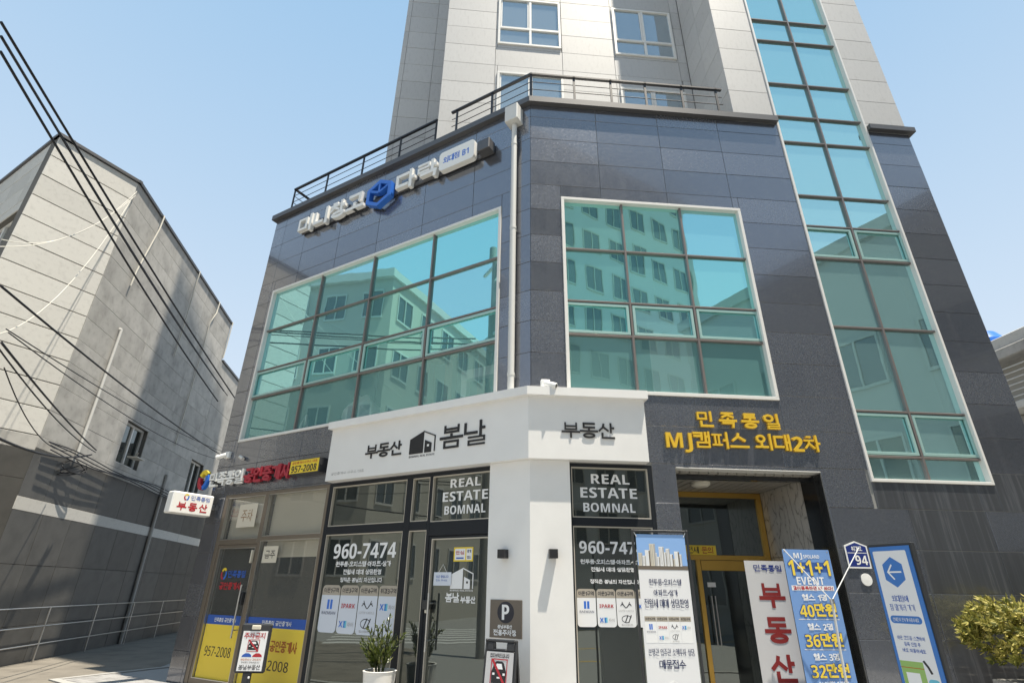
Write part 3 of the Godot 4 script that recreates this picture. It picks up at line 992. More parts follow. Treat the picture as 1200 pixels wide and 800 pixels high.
func shopfronts(b: Node) -> void:
	# the estate agency on the left face: black frames
	var s := sf()
	var yt := 3.25
	for q in [[-4.03, 0.0, -3.95, yt], [-2.265, 0.0, -2.145, yt], [-1.80, 0.0, -1.745, yt], [-0.665, 0.0, -0.636, yt], [-3.95, 3.19, -2.265, yt], [-2.145, 3.19, -1.80, yt], [-1.745, 3.19, -0.665, yt], [-3.95, 2.40, -2.265, 2.53], [-2.145, 2.40, -1.80, 2.53], [-1.745, 2.31, -0.665, 2.51], [-3.95, 0.0, -2.265, 0.12], [-2.145, 0.0, -1.80, 0.12]]:
		cbox(s, Vector3(q[0], q[1], -0.14), Vector3(q[2], q[3], -0.01), 0.004)
	var fr := put(b, "shopfront", s, M.black_frame, FL)
	fr.set_meta("label", "black framed shop front of the estate agency")
	field(fr, -3.95, -2.265, 2.53, 3.19, M.shop_glass, M.bead)
	field(fr, -2.145, -1.80, 2.53, 3.19, M.shop_glass, M.bead)
	field(fr, -1.745, -0.665, 2.51, 3.19, M.shop_glass, M.bead)
	field(fr, -3.95, -2.265, 0.12, 2.40, M.shop_glass, M.bead)
	field(fr, -2.145, -1.80, 0.12, 2.40, M.shop_glass, M.bead)
	var z := -0.066
	write(fr, "REAL", M.film_white, -1.444, -0.882, 3.0, 3.13, z, {"called": "window_lettering"})
	write(fr, "ESTATE", M.film_white, -1.576, -0.747, 2.80, 2.94, z, {"called": "window_lettering"})
	write(fr, "BOMNAL", M.film_white, -1.529, -0.784, 2.61, 2.735, z, {"called": "window_lettering"})
	write(fr, "960-7474", M.film_white, -3.77, -2.40, 2.025, 2.25, z, {"called": "window_lettering"})
	write(fr, "원투룸·오피스텔·아파트·상가", M.film_white, -3.67, -2.48, 1.90, 1.985, z, {"thick": 0.15, "called": "window_lettering"})
	write(fr, "전월세 매매 상담환영", M.film_white, -3.48, -2.665, 1.785, 1.865, z, {"thick": 0.15, "called": "window_lettering"})
	write(fr, "정직은 봄날의 자산입니다", M.film_white, -3.525, -2.63, 1.672, 1.745, z, {"thick": 0.14, "called": "window_lettering"})
	estate_cards(fr, [[-3.89, -3.49], [-3.475, -3.085], [-3.07, -2.685], [-2.665, -2.29]], 0.955, 1.485, 1.63, z, M.card_blue)
	# the door
	s = sf()
	for q in [[-1.745, 0.005, -1.69, 2.305], [-0.665, 0.005, -0.640, 2.305], [-1.69, 2.27, -0.665, 2.305], [-1.69, 0.005, -0.665, 0.1]]:
		cbox(s, Vector3(q[0], q[1], -0.12), Vector3(q[2], q[3], -0.02), 0.004)
	var d := put(b, "door", s, M.black_frame, FL)
	d.set_meta("label", "glass door of the estate agency")
	field(d, -1.69, -0.665, 0.1, 2.27, M.shop_glass, M.bead)
	s = sf()
	tube(s, [Vector3(-1.62, 0.82, 0.05), Vector3(-1.62, 1.54, 0.05)], 0.016, 10)
	for y in [0.95, 1.41]:
		tube(s, [Vector3(-1.62, y, -0.06), Vector3(-1.62, y, 0.05)], 0.010, 8)
	put(d, "handle", s, M.steel)
	bar(d, "lock", Vector3(-1.745, 1.33, -0.03), Vector3(-1.645, 1.45, 0.03), M.plastic_dark, 0.006)
	bar(d, "lock", Vector3(-1.70, 1.285, -0.03), Vector3(-1.65, 1.328, 0.025), M.cream, 0.006)
	house_mark(d, -1.34, -0.95, 1.60, 1.87, z, M.film_white)
	house_window(d, -1.34, -0.95, 1.60, 1.87, z + 0.004, M.black)
	write(d, "BOMNAL REAL ESTATE", M.film_white, -1.34, -0.95, 1.57, 1.59, z, {"called": "window_lettering"})
	write(d, "봄날", M.film_white, -1.41, -1.17, 1.425, 1.555, z, {"thick": 0.14, "called": "window_lettering"})
	write(d, "부동산", M.film_white, -1.15, -0.90, 1.42, 1.51, z, {"thick": 0.15, "called": "window_lettering"})
	sheet(d, "sticker", -1.307, -0.97, 1.955, 2.145, z, M.yellow_lit)
	sheet(d, "sticker", -1.285, -1.105, 1.975, 2.125, z + 0.001, M.film_white)
	sheet(d, "sticker", -1.085, -0.99, 1.975, 2.125, z + 0.001, M.film_white)
	write(d, "안심", M.red_print, -1.27, -1.12, 2.045, 2.10, z + 0.002, {"called": "window_lettering"})
	sheet(d, "sticker", -1.26, -1.13, 1.99, 2.01, z + 0.002, M.blue_print)
	write(d, "중개", M.navy_print, -1.07, -1.005, 2.07, 2.11, z + 0.002, {"called": "window_lettering"})
	write(d, "업소", M.navy_print, -1.07, -1.005, 1.99, 2.03, z + 0.002, {"called": "window_lettering"})
	# left shop: brown steel frames
	s = sf()
	for q in [[-7.0, 0.0, -6.90, yt], [-5.76, 2.31, -5.655, yt], [-5.72, 0.0, -5.655, 2.31], [-4.10, 0.0, -4.035, yt], [-6.90, 3.19, -5.76, yt], [-5.655, 3.19, -4.10, yt], [-6.90, 2.31, -5.76, 2.40], [-5.655, 2.36, -4.10, 2.43], [-5.655, 0.0, -4.10, 0.1]]:
		cbox(s, Vector3(q[0], q[1], -0.14), Vector3(q[2], q[3], -0.01), 0.005)
	fr = put(b, "shopfront", s, M.steel_brown, FL)
	fr.set_meta("label", "brown metal shop front with beige blinds behind the glass")
	field(fr, -6.90, -5.76, 2.40, 3.19, M.clear_glass, M.steel)
	field(fr, -5.655, -4.10, 2.43, 3.19, M.clear_glass, M.steel)
	field(fr, -5.655, -4.10, 0.1, 2.36, M.clear_glass, M.steel)
	for q in [[-6.88, -5.78, 2.42, 3.17], [-5.64, -4.12, 2.08, 3.17]]:
		s = sf()
		var y: float = q[3]
		while y > q[2]:
			box(s, Vector3(q[0], -0.023, -0.002), Vector3(q[1], 0.023, 0.0), Transform3D(Basis(Vector3.RIGHT, 0.35), Vector3(0, y, -0.16)))
			y -= 0.043
		put(fr, "blind", s, M.blind)
	sheet(fr, "notice", -6.55, -6.0, 2.62, 3.05, z + 0.0005, M.cream)
	write(fr, "주차", M.wood, -6.45, -6.1, 2.72, 2.95, z + 0.001, {"thick": 0.08, "called": "window_lettering"})
	sheet(fr, "notice", -5.58, -5.18, 1.98, 2.26, z + 0.0005, M.cream)
	write(fr, "금주", M.ink, -5.52, -5.24, 2.05, 2.19, z + 0.001, {"thick": 0.09, "called": "window_lettering"})
	sheet(fr, "print", -5.63, -4.12, 0.965, 1.115, z, M.blue_print)
	sheet(fr, "print", -5.63, -4.12, 0.10, 0.965, z, M.yellow_print)
	write(fr, "민족통일 공인중개사", M.film_white, -5.25, -4.5, 1.0, 1.075, z + 0.001, {"thick": 0.13, "called": "window_lettering"})
	write(fr, "민족통일", M.blue_print, -5.55, -4.98, 0.62, 0.79, z + 0.001, {"thick": 0.13, "called": "window_lettering"})
	write(fr, "공인중개사", M.orange_print, -4.94, -4.28, 0.62, 0.79, z + 0.001, {"thick": 0.13, "called": "window_lettering"})
	write(fr, "957-2008", M.ink, -5.4, -4.42, 0.36, 0.50, z + 0.001, {"bold": false, "called": "window_lettering"})
	s = sf()
	for q in [[-6.895, 0.005, -6.83, 2.305], [-5.765, 0.005, -5.725, 2.305], [-6.83, 2.25, -5.765, 2.305], [-6.83, 0.005, -5.765, 0.12]]:
		cbox(s, Vector3(q[0], q[1], -0.12), Vector3(q[2], q[3], -0.02), 0.004)
	d = put(b, "door", s, M.steel_brown, FL)
	d.set_meta("label", "brown metal glass door with a yellow film")
	field(d, -6.83, -5.765, 0.12, 2.25, M.clear_glass, M.steel)
	sheet(d, "print", -6.80, -5.79, 0.965, 1.115, z, M.blue_print)
	sheet(d, "print", -6.80, -5.79, 0.135, 0.965, z, M.yellow_print)
	write(d, "민족통일 공인중개사", M.film_white, -6.58, -5.95, 1.005, 1.075, z + 0.001, {"thick": 0.13, "called": "window_lettering"})
	write(d, "957-2008", M.ink, -6.68, -5.93, 0.47, 0.62, z + 0.001, {"bold": false, "called": "window_lettering"})
	ring_mark(d, -6.6, 1.80, 0.085, z)
	write(d, "민족통일", M.blue_print, -6.47, -5.95, 1.73, 1.86, z, {"thick": 0.15, "called": "window_lettering"})
	write(d, "공인중개사", M.red_print, -6.66, -6.02, 1.53, 1.66, z, {"thick": 0.15, "called": "window_lettering"})
	s = sf()
	tube(s, [Vector3(-5.85, 0.78, 0.045), Vector3(-5.85, 1.62, 0.045)], 0.015, 10)
	for y in [0.9, 1.5]:
		tube(s, [Vector3(-5.85, y, -0.06), Vector3(-5.85, y, 0.045)], 0.010, 8)
	put(d, "handle", s, M.steel)
	bar(d, "lock", Vector3(-5.90, 1.3, -0.03), Vector3(-5.80, 1.5, 0.03), M.plastic_dark, 0.006)
	bar(d, "door_closer", Vector3(-5.80, 1.98, -0.02), Vector3(-5.765, 2.2, 0.03), M.cream, 0.006)
	# right face shop
	s = sf()
	for q in [[0.537, 0.0, 0.575, yt], [1.685, 0.0, 1.75, yt], [0.575, 3.2, 1.685, yt], [0.575, 2.40, 1.685, 2.51], [0.575, 0.0, 1.685, 0.12]]:
		cbox(s, Vector3(q[0], q[1], -0.14), Vector3(q[2], q[3], -0.01), 0.004)
	fr = put(b, "shopfront", s, M.black_frame, FR)
	fr.set_meta("label", "black framed shop window right of the white column")
	field(fr, 0.575, 1.685, 2.51, 3.2, M.shop_glass, M.bead)
	field(fr, 0.575, 1.685, 0.12, 2.40, M.shop_glass, M.bead)
	write(fr, "REAL", M.film_white, 0.86, 1.425, 2.98, 3.115, z, {"called": "window_lettering"})
	write(fr, "ESTATE", M.film_white, 0.70, 1.52, 2.785, 2.925, z, {"called": "window_lettering"})
	write(fr, "BOMNAL", M.film_white, 0.735, 1.48, 2.595, 2.715, z, {"called": "window_lettering"})
	write(fr, "960-7474", M.film_white, 0.655, 1.56, 2.055, 2.21, z, {"called": "window_lettering"})
	write(fr, "원투룸·오피스텔·아파트·상가", M.film_white, 0.67, 1.50, 1.922, 1.985, z, {"thick": 0.15, "called": "window_lettering"})
	write(fr, "전월세 매매 상담환영", M.film_white, 0.81, 1.40, 1.832, 1.89, z, {"thick": 0.15, "called": "window_lettering"})
	write(fr, "정직은 봄날의 자산입니다", M.film_white, 0.79, 1.45, 1.685, 1.74, z, {"thick": 0.14, "called": "window_lettering"})
	estate_cards(fr, [[0.605, 0.852], [0.866, 1.115], [1.125, 1.374], [1.384, 1.63]], 1.18, 1.517, 1.622, z, M.film_white)

func ring_mark(parent: Node, x: float, y: float, r: float, z: float, d := 0.002) -> void:   # the three-coloured ring
	for k in 3:
		var pts := []
		for i in 8:
			var a := TAU * k / 3 + TAU / 3 * i / 7.6 + 0.7
			pts.append(Vector2(x + r * cos(a) * 0.8, y + r * sin(a)))
		var s := sf()
		ribbon(s, pts, false, r * 0.5, z, z + d, 0.0)
		put(parent, "emblem", s, [M.yellow_lit, M.red_letter, M.blue_logo][k])

func entrance(b: Node) -> void:
	# a recess 1.8 m deep: slatted ceiling, marble right wall, gold framed glass doors at the back
	var s := sf()
	box(s, Vector3(2.1, 3.235, -1.9), Vector3(4.3, 3.275, -0.21), FR)
	var ceil := put(b, "entrance_ceiling", s, M.slat)
	for i in 15:
		bar(ceil, "slat", Vector3(2.11 + i * 0.146, 3.2, -1.78), Vector3(2.11 + i * 0.146 + 0.128, 3.232, -0.22), M.slat, 0.003, FR)
	bar(b, "lintel", Vector3(2.105, 3.222, -0.205), Vector3(4.295, 3.234, 0.004), M.pipe_grey, 0.002, FR)
	bar(b, "fascia", Vector3(2.105, 3.14, -0.42), Vector3(4.295, 3.205, -0.30), M.granite_black, 0.003, FR)
	s = sf()
	box(s, Vector3(4.3, 0.0, -0.55), Vector3(4.335, 3.21, -0.03), FR)
	put(b, "entrance_reveal", s, M.granite_black)
	for j in 3:
		bar(b, "marble_panel", Vector3(4.305, j * 1.07 + 0.003, -1.8), Vector3(4.335, j * 1.07 + 1.065, -0.555), M.marble, 0.002, FR)
	s = sf()
	box(s, Vector3(2.07, 0.0, -1.8), Vector3(2.097, 3.21, -0.03), FR)
	put(b, "entrance_reveal", s, M.granite_black)
	# doors
	s = sf()
	for q in [[2.1, 3.11, 4.3, 3.2], [4.20, 0.0, 4.3, 3.11], [2.1, 0.0, 2.16, 3.11], [2.16, 2.09, 4.20, 2.17], [2.98, 0.0, 3.06, 2.09]]:
		cbox(s, Vector3(q[0], q[1], -1.86), Vector3(q[2], q[3], -1.8), 0.004)
	var d := put(b, "entrance_frame", s, M.gold, FR)
	for q in [[2.16, 4.20, 2.17, 3.11], [2.16, 2.98, 0.0, 2.09], [3.06, 4.20, 0.0, 2.09]]:
		var p := sf()
		quad(p, Vector3(q[0], q[2], -1.83), Vector3(q[1], q[2], -1.83), Vector3(q[1], q[3], -1.83), Vector3(q[0], q[3], -1.83))
		put(d, "pane", p, M.shop_glass)
	bar(d, "sign_strip", Vector3(2.16, 2.17, -1.80), Vector3(3.35, 2.32, -1.785), M.yellow_print, 0.002)
	write(d, "부동산 매매 전세", M.ink, 2.25, 3.05, 2.19, 2.30, -1.785, {"thick": 0.11})
	write(d, "문의", M.red_print, 3.1, 3.3, 2.19, 2.30, -1.785, {"thick": 0.11})
	bar(d, "sign_strip", Vector3(3.06, 1.93, -1.80), Vector3(4.2, 2.085, -1.79), M.gold, 0.002)
	s = sf()
	for x in [3.16, 3.22]:
		tube(s, [Vector3(x, 0.85, -1.77), Vector3(x, 1.55, -1.77)], 0.014, 8)
	put(d, "handle", s, M.steel)
	sheet(d, "notice", 3.14, 3.28, 1.68, 1.75, -1.825, M.film_white)
	sheet(d, "notice", 2.35, 2.75, 2.72, 3.05, -1.825, M.film_white)
	# the hall behind
	s = sf()
	box(s, Vector3(2.08, 0.0, -4.44), Vector3(4.33, 3.2, -4.4), FR)
	put(b, "hall_wall", s, M.interior)
	bar(b, "hall_sign", Vector3(2.2, 2.4, -3.4), Vector3(3.5, 2.72, -3.36), M.green_print, 0.004, FR)
	var lamp := sf()
	lathe(lamp, [Vector2(0.0, -0.07), Vector2(0.11, -0.065), Vector2(0.15, -0.035), Vector2(0.155, 0.0)], 20)
	put(b, "ceiling_light", lamp, M.lamp_cover, at(FR, 2.86, 3.2, -0.95))

# ---------------------------------------------------------------- signs on the walls
func signs() -> void:
	# white fascia round the corner
	var t := thing("fascia_sign", "long white fascia sign board wrapping the corner with black lettering and house emblem", "sign", Transform3D.IDENTITY)
	var s: SurfaceTool
	for sd in [-1, 1]:
		s = sf()
		band(s, -3.96, 1.66, 0.0, 0.18, 3.26, 4.165, sd)
		put(t, "panel", s, M.white_paint)
		s = sf()
		band(s, -3.985, 1.70, 0.0, 0.27, 4.165, 4.29, sd)
		put(t, "cornice", s, M.white_paint)
		s = sf()
		band(s, -0.634, 0.536, -0.05, 0.08, 0.0, 3.258, sd)
		put(t, "column", s, M.white_paint)
	var l := Node3D.new()
	l.name = "left_lettering"
	t.add_child(l)
	l.transform = at(FL, 0, 0, 0.18)
	write(l, "부동산", M.black, -3.06, -2.265, 3.545, 3.79, 0.003, {"thick": 0.115, "depth": 0.012, "each": true})
	write(l, "봄날", M.black, -1.50, -0.64, 3.53, 3.925, 0.003, {"thick": 0.105, "depth": 0.012, "each": true})
	house_mark(l, -2.11, -1.60, 3.53, 3.88, 0.0, M.black, 0.010)
	house_window(l, -2.11, -1.60, 3.53, 3.88, 0.0125, M.white_letter)
	write(l, "BOMNAL REAL ESTATE", M.ink, -2.11, -1.60, 3.475, 3.505, 0.001)
	write(l, "공인중개사 사무소 대표", M.grey_ink, -3.83, -3.06, 3.345, 3.395, 0.001, {"thick": 0.1})
	var r := Node3D.new()
	r.name = "right_lettering"
	t.add_child(r)
	r.transform = at(FR, 0, 0, 0.18)
	write(r, "부동산", M.black, 0.425, 1.20, 3.56, 3.80, 0.003, {"thick": 0.11, "depth": 0.012, "each": true})
	# storage sign near the roof
	t = thing("storage_sign", "white raised letters with a blue cube emblem and rounded plate under the roof edge", "sign", at(FL, 0, 9.27, 0.0))
	bar(t, "rail", Vector3(-6.3, 0.10, 0.02), Vector3(-0.78, 0.2, 0.055), M.coping, 0.004)
	bar(t, "transformer_box", Vector3(-1.06, 0.08, 0.02), Vector3(-0.78, 0.34, 0.24), M.coping, 0.01)
	write(t, "미니창고", M.white_letter, -6.33, -4.20, 0.03, 0.53, 0.06, {"thick": 0.155, "depth": 0.10, "each": true})
	write(t, "다락", M.white_letter, -3.22, -2.09, 0.03, 0.53, 0.06, {"thick": 0.155, "depth": 0.10, "each": true})
	var hexa := []
	for i in 6:
		hexa.append(Vector2(-3.69 + 0.36 * sin(TAU * i / 6), 0.20 + 0.32 * cos(TAU * i / 6)))
	s = sf()
	ribbon(s, hexa, true, 0.085, 0.06, 0.19)
	put(t, "emblem", s, M.blue_logo)
	for k in 3:
		s = sf()
		ribbon(s, [Vector2(-3.69, 0.22), hexa[[1, 3, 5][k]] if k != 1 else hexa[0]], false, 0.055, 0.06, 0.185 + 0.0004 * k, 0.0)
		put(t, "emblem", s, M.blue_logo)
	s = sf()
	var pl := PackedVector2Array()
	for c in [[-1.25, 0.14, -PI / 2], [-1.25, 0.46, 0.0], [-1.96, 0.46, PI / 2], [-1.96, 0.14, PI]]:
		for k in 6:
			var a: float = c[2] + PI / 2 * k / 5
			pl.append(Vector2(c[0] + 0.08 * cos(a), c[1] + 0.08 * sin(a)))
	prism(s, pl, 0.06, 0.18)
	put(t, "plate", s, M.white_letter)
	write(t, "외대점 B1", M.blue_logo, -1.93, -1.30, 0.21, 0.39, 0.18, {"thick": 0.13, "called": "plate_lettering"})
	# gold letters over the entrance
	t = thing("entrance_lettering", "two rows of yellow raised letters on granite above the building entrance", "sign", at(FR, 0, 0, 0.0))
	write(t, "민족통일", M.yellow_letter, 2.51, 3.885, 3.835, 4.09, 0.006, {"thick": 0.135, "depth": 0.036, "each": true, "advance": 1.28})
	write(t, "MJ캠퍼스 외대2차", M.yellow_letter, 1.985, 4.385, 3.515, 3.775, 0.006, {"thick": 0.128, "depth": 0.036, "each": true})
	# the sign over the left shop
	t = thing("shop_lettering", "white and red raised letters with three-coloured ring above the left shop", "sign", at(FL, 0, 0, 0.0))
	bar(t, "rail", Vector3(-7.85, 3.50, 0.02), Vector3(-4.98, 3.60, 0.05), M.plastic_dark, 0.004)
	ring_mark(t, -7.74, 3.60, 0.165, 0.05, 0.07)
	write(t, "민족통일", M.white_letter, -7.53, -6.43, 3.43, 3.73, 0.05, {"thick": 0.13, "depth": 0.06, "each": true})
	write(t, "공인중개사", M.red_letter, -6.38, -5.03, 3.42, 3.72, 0.05, {"thick": 0.15, "depth": 0.06, "each": true})
	t = thing("phone_sign", "small yellow box sign with black phone number beside the red letters", "sign", at(FL, 0, 0, 0.0))
	bar(t, "case", Vector3(-4.985, 3.455, 0.0), Vector3(-4.19, 3.72, 0.16), M.plastic_dark, 0.006)
	sheet(t, "face", -4.97, -4.215, 3.47, 3.705, 0.1605, M.yellow_lit)
	write(t, "공인중개사사무소 대표", M.red_print, -4.93, -4.26, 3.64, 3.685, 0.161, {"thick": 0.13, "called": "sign_lettering"})
	write(t, "957-2008", M.ink, -4.93, -4.26, 3.49, 3.61, 0.161, {"called": "sign_lettering"})
	# projecting box sign at the end of the left face
	t = thing("projecting_sign", "white lit box sign projecting from the wall with red lettering", "sign", Transform3D(Basis(-FL.basis.z, Vector3.UP, FL.basis.x), FL * Vector3(-7.2, 2.83, 0)))
	var h := 0.40
	s = sf()
	cbox(s, Vector3(-0.92, 0, -0.2), Vector3(-0.10, h, 0.0), 0.02)
	put(t, "case", s, M.white_letter)
	bar(t, "arm", Vector3(-0.11, 0.15, -0.12), Vector3(0.0, 0.25, -0.08), M.steel, 0.005)
	ring_mark(t, -0.66, 0.31, 0.05, 0.0005)
	write(t, "민족통일", M.blue_print, -0.57, -0.18, 0.265, 0.35, 0.0005, {"thick": 0.11, "called": "sign_lettering"})
	write(t, "부동산", M.red_print, -0.80, -0.16, 0.06, 0.225, 0.0005, {"thick": 0.15, "called": "sign_lettering", "advance": 1.2})
	# parking plate on the column
	t = thing("parking_plate", "brown parking plate with white P in a dark disc on the white column", "sign", at(FL, 0, 0, 0.08))
	bar(t, "plate", Vector3(-0.562, 1.045, 0.0), Vector3(-0.085, 1.48, 0.012), M.taupe, 0.003)
	s = sf()
	var disc := PackedVector2Array()
	for i in 28:
		disc.append(Vector2(-0.325 + 0.125 * cos(TAU * i / 28), 1.335 + 0.125 * sin(TAU * i / 28)))
	prism(s, disc, 0.012, 0.0125)
	put(t, "disc", s, M.ink)
	write(t, "P", M.film_white, -0.385, -0.27, 1.25, 1.425, 0.0126)
	write(t, "봄날부동산", M.film_white, -0.44, -0.225, 1.148, 1.195, 0.0121, {"thick": 0.14})
	write(t, "전용주차장", M.film_white, -0.50, -0.165, 1.07, 1.14, 0.0121, {"thick": 0.15})
	# wall lamps
	for q in [[FL, -0.355], [FR, 0.272]]:
		t = thing("wall_lamp", ["black cube wall lamp on white column above the parking plate", "black cube wall lamp on the sunlit side of the white column"][1 if q[0] == FR else 0], "lamp", at(q[0], q[1], 2.03, 0.08), "cube lamps on the white column")
		s = sf()
		for e in [[-0.055, -0.055, -0.047, 0.055], [0.047, -0.055, 0.055, 0.055], [-0.047, -0.055, 0.047, -0.051], [-0.047, 0.051, 0.047, 0.055]]:
			box(s, Vector3(e[0], e[1], 0.008), Vector3(e[2], e[3], 0.102))
		box(s, Vector3(-0.055, -0.055, 0.102), Vector3(0.055, 0.055, 0.11))
		put(t, "shade", s, M.black)
		bar(t, "back_plate", Vector3(-0.05, -0.05, 0.0), Vector3(0.05, 0.05, 0.008), M.black, 0.002)
	# address plate, round cap
	t = thing("address_plate", "blue five-sided address plate with white number 94 beside the entrance", "sign", at(FR, 4.545, 2.10, 0.01))
	var pent := [-0.165, -0.175, 0.165, -0.175, 0.165, 0.115, 0.0, 0.175, -0.165, 0.115]
	shape(t, "plate", pent, 0.0, 0.012, M.white_letter)
	shape(t, "face", pent.map(func(v): return v * 0.89), 0.012, 0.0124, M.blue_deep)
	sheet(t, "line", -0.14, 0.14, 0.018, 0.026, 0.0128, M.white_letter)
	write(t, "휘경로", M.white_letter, -0.07, 0.08, 0.045, 0.11, 0.0128, {"thick": 0.13})
	write(t, "94", M.white_letter, -0.05, 0.13, -0.13, -0.01, 0.0128)
	s = sf()
	lathe(s, [Vector2(0.078, 0.0), Vector2(0.078, 0.012), Vector2(0.0, 0.014)], 24, Transform3D(Basis(Vector3.RIGHT, Vector3.BACK, Vector3.DOWN), Vector3.ZERO))
	tag(put(self, "round_vent", s, M.white_letter, at(FR, 4.60, 1.785, 0.005)), "round white vent cover on granite below the blue address plate", "vent")

func camera_body(f: Transform3D, label: String, turn: float) -> void:
	var t := thing("security_camera", label, "camera", f, "security cameras on the walls")
	bar(t, "bracket_box", Vector3(-0.07, -0.07, 0), Vector3(0.07, 0.07, 0.07), M.white_letter, 0.01)
	var x := Transform3D(Basis(Vector3.UP, turn) * Basis(Vector3.RIGHT, 0.35), Vector3(0, -0.01, 0.09))
	var s := sf()
	lathe(s, [Vector2(0.0, -0.02), Vector2(0.04, -0.02), Vector2(0.046, 0.0), Vector2(0.046, 0.17), Vector2(0.04, 0.18), Vector2(0.0, 0.18)], 16, x * Transform3D(Basis(Vector3.RIGHT, PI / 2), Vector3.ZERO))
	put(t, "housing", s, M.white_letter)
	s = sf()
	lathe(s, [Vector2(0.032, 0.181), Vector2(0.0, 0.184)], 16, x * Transform3D(Basis(Vector3.RIGHT, PI / 2), Vector3.ZERO))
	put(t, "lens", s, M.black)

func fittings() -> void:
	camera_body(at(FL, -7.2, 4.08, 0.0), "white security camera at the end of the left face above the ring sign", -0.9)
	camera_body(Transform3D(FR.basis, FR * Vector3(0.2, 4.37, 0.1)), "white security camera standing on the corner of the white fascia", 1.0)
	var s := sf()
	tube(s, [Vector3(-0.07, 0.03, 0.04), Vector3(0.07, -0.03, 0.06)], 0.035, 12)
	tag(put(self, "sensor_lamp", s, M.pipe_grey, at(FL, -6.69, 3.97, 0.0)), "small grey cylinder spotlight on granite above the left shop letters", "lamp")
	# downpipe
	var t := thing("downpipe", "white downpipe with square rain hopper beside the granite corner", "pipe", at(FL, -0.30, 0, 0.0))
	s = sf()
	cbox(s, Vector3(-0.14, 9.80, 0.0), Vector3(0.14, 10.2, 0.24), 0.012)
	put(t, "hopper", s, M.pipe_grey)
	s = sf()
	tube(s, [Vector3(0, 4.29, 0.09), Vector3(0, 9.82, 0.09)], 0.052, 14)
	put(t, "pipe", s, M.pipe_grey)
	for y in [4.6, 7.35, 9.3]:
		s = sf()
		tube(s, [Vector3(0, y - 0.025, 0.09), Vector3(0, y + 0.025, 0.09)], 0.058, 14)
		box(s, Vector3(-0.012, y - 0.02, 0.0), Vector3(0.012, y + 0.02, 0.04))
		put(t, "bracket", s, M.pipe_grey)
	# railings on the roof edge
	var runs := [
		["black steel roof railing over the white raised letters", [FL * Vector3(-7.2, 0, -1.6), FL * Vector3(-7.2, 0, -0.1), FL * Vector3(-5.94, 0, -0.1), FL * Vector3(-4.69, 0, -0.1), FL * Vector3(-3.51, 0, -0.1), FL * Vector3(-2.46, 0, -0.1)]],
		["black steel roof railing turning the corner in front of the tower", [FL * Vector3(-2.02, 0, -0.1), FL * Vector3(-1.89, 0, -0.1), FL * Vector3(-0.975, 0, -0.1), corner(-0.1), FR * Vector3(0.92, 0, -0.1), FR * Vector3(1.69, 0, -0.1), FR * Vector3(2.42, 0, -0.1), FR * Vector3(3.2, 0, -0.1), FR * Vector3(3.95, 0, -0.1), FR * Vector3(4.06, 0, -0.1)]]]
	for q in runs:
		t = thing("roof_railing", q[0], "railing", Transform3D(Basis.IDENTITY, Vector3(0, 10.40, 0)), "roof railings")
		var p: Array = q[1]
		for i in p.size():
			if q[0].contains("tower") and i in [0, p.size() - 1]:
				continue
			s = sf()
			box(s, Vector3(-0.022, 0, -0.012), Vector3(0.022, 0.83, 0.012), Transform3D(FL.basis if i < 4 else FR.basis, p[i]))
			put(t, "post", s, M.rail_black)
		for i in p.size() - 1:
			var d: Vector3 = p[i + 1] - p[i]
			var f := Transform3D(Basis(d.normalized(), Vector3.UP, d.normalized().cross(Vector3.UP)), p[i])
			s = sf()
			box(s, Vector3(-0.02, 0.83, -0.03), Vector3(d.length() + 0.02, 0.87, 0.03), f)
			put(t, "handrail", s, M.rail_black)
			for y in [0.21, 0.42, 0.63]:
				s = sf()
				tube(s, [p[i] + Vector3.UP * y, p[i + 1] + Vector3.UP * y], 0.009, 6, false)
				put(t, "bar", s, M.rail_black)

# ---------------------------------------------------------------- standing things
func banner_stand(called: String, label: String, x0: float, x1: float, y0: float, y1: float, z: float) -> Node3D:   # a black tube frame with feet on the ground
	var t := thing(called, label, "banner", at(FR, (x0 + x1) / 2, 0, z))
	var w := (x1 - x0) / 2
	for sd in [-1, 1]:
		bar(t, "upright", Vector3(sd * w - 0.013, 0.0, -0.013), Vector3(sd * w + 0.013, y1, 0.013), M.plastic_dark, 0.003)
	bar(t, "crossbar", Vector3(-w + 0.013, y1 - 0.028, -0.012), Vector3(w - 0.013, y1 - 0.002, 0.012), M.plastic_dark, 0.003)
	bar(t, "crossbar", Vector3(-w + 0.013, y0 - 0.06, -0.012), Vector3(w - 0.013, y0 - 0.034, 0.012), M.plastic_dark, 0.003)
	bar(t, "base", Vector3(-w - 0.05, 0.0, -0.2), Vector3(w + 0.05, 0.12, 0.2), M.plastic_dark, 0.02)
	return t

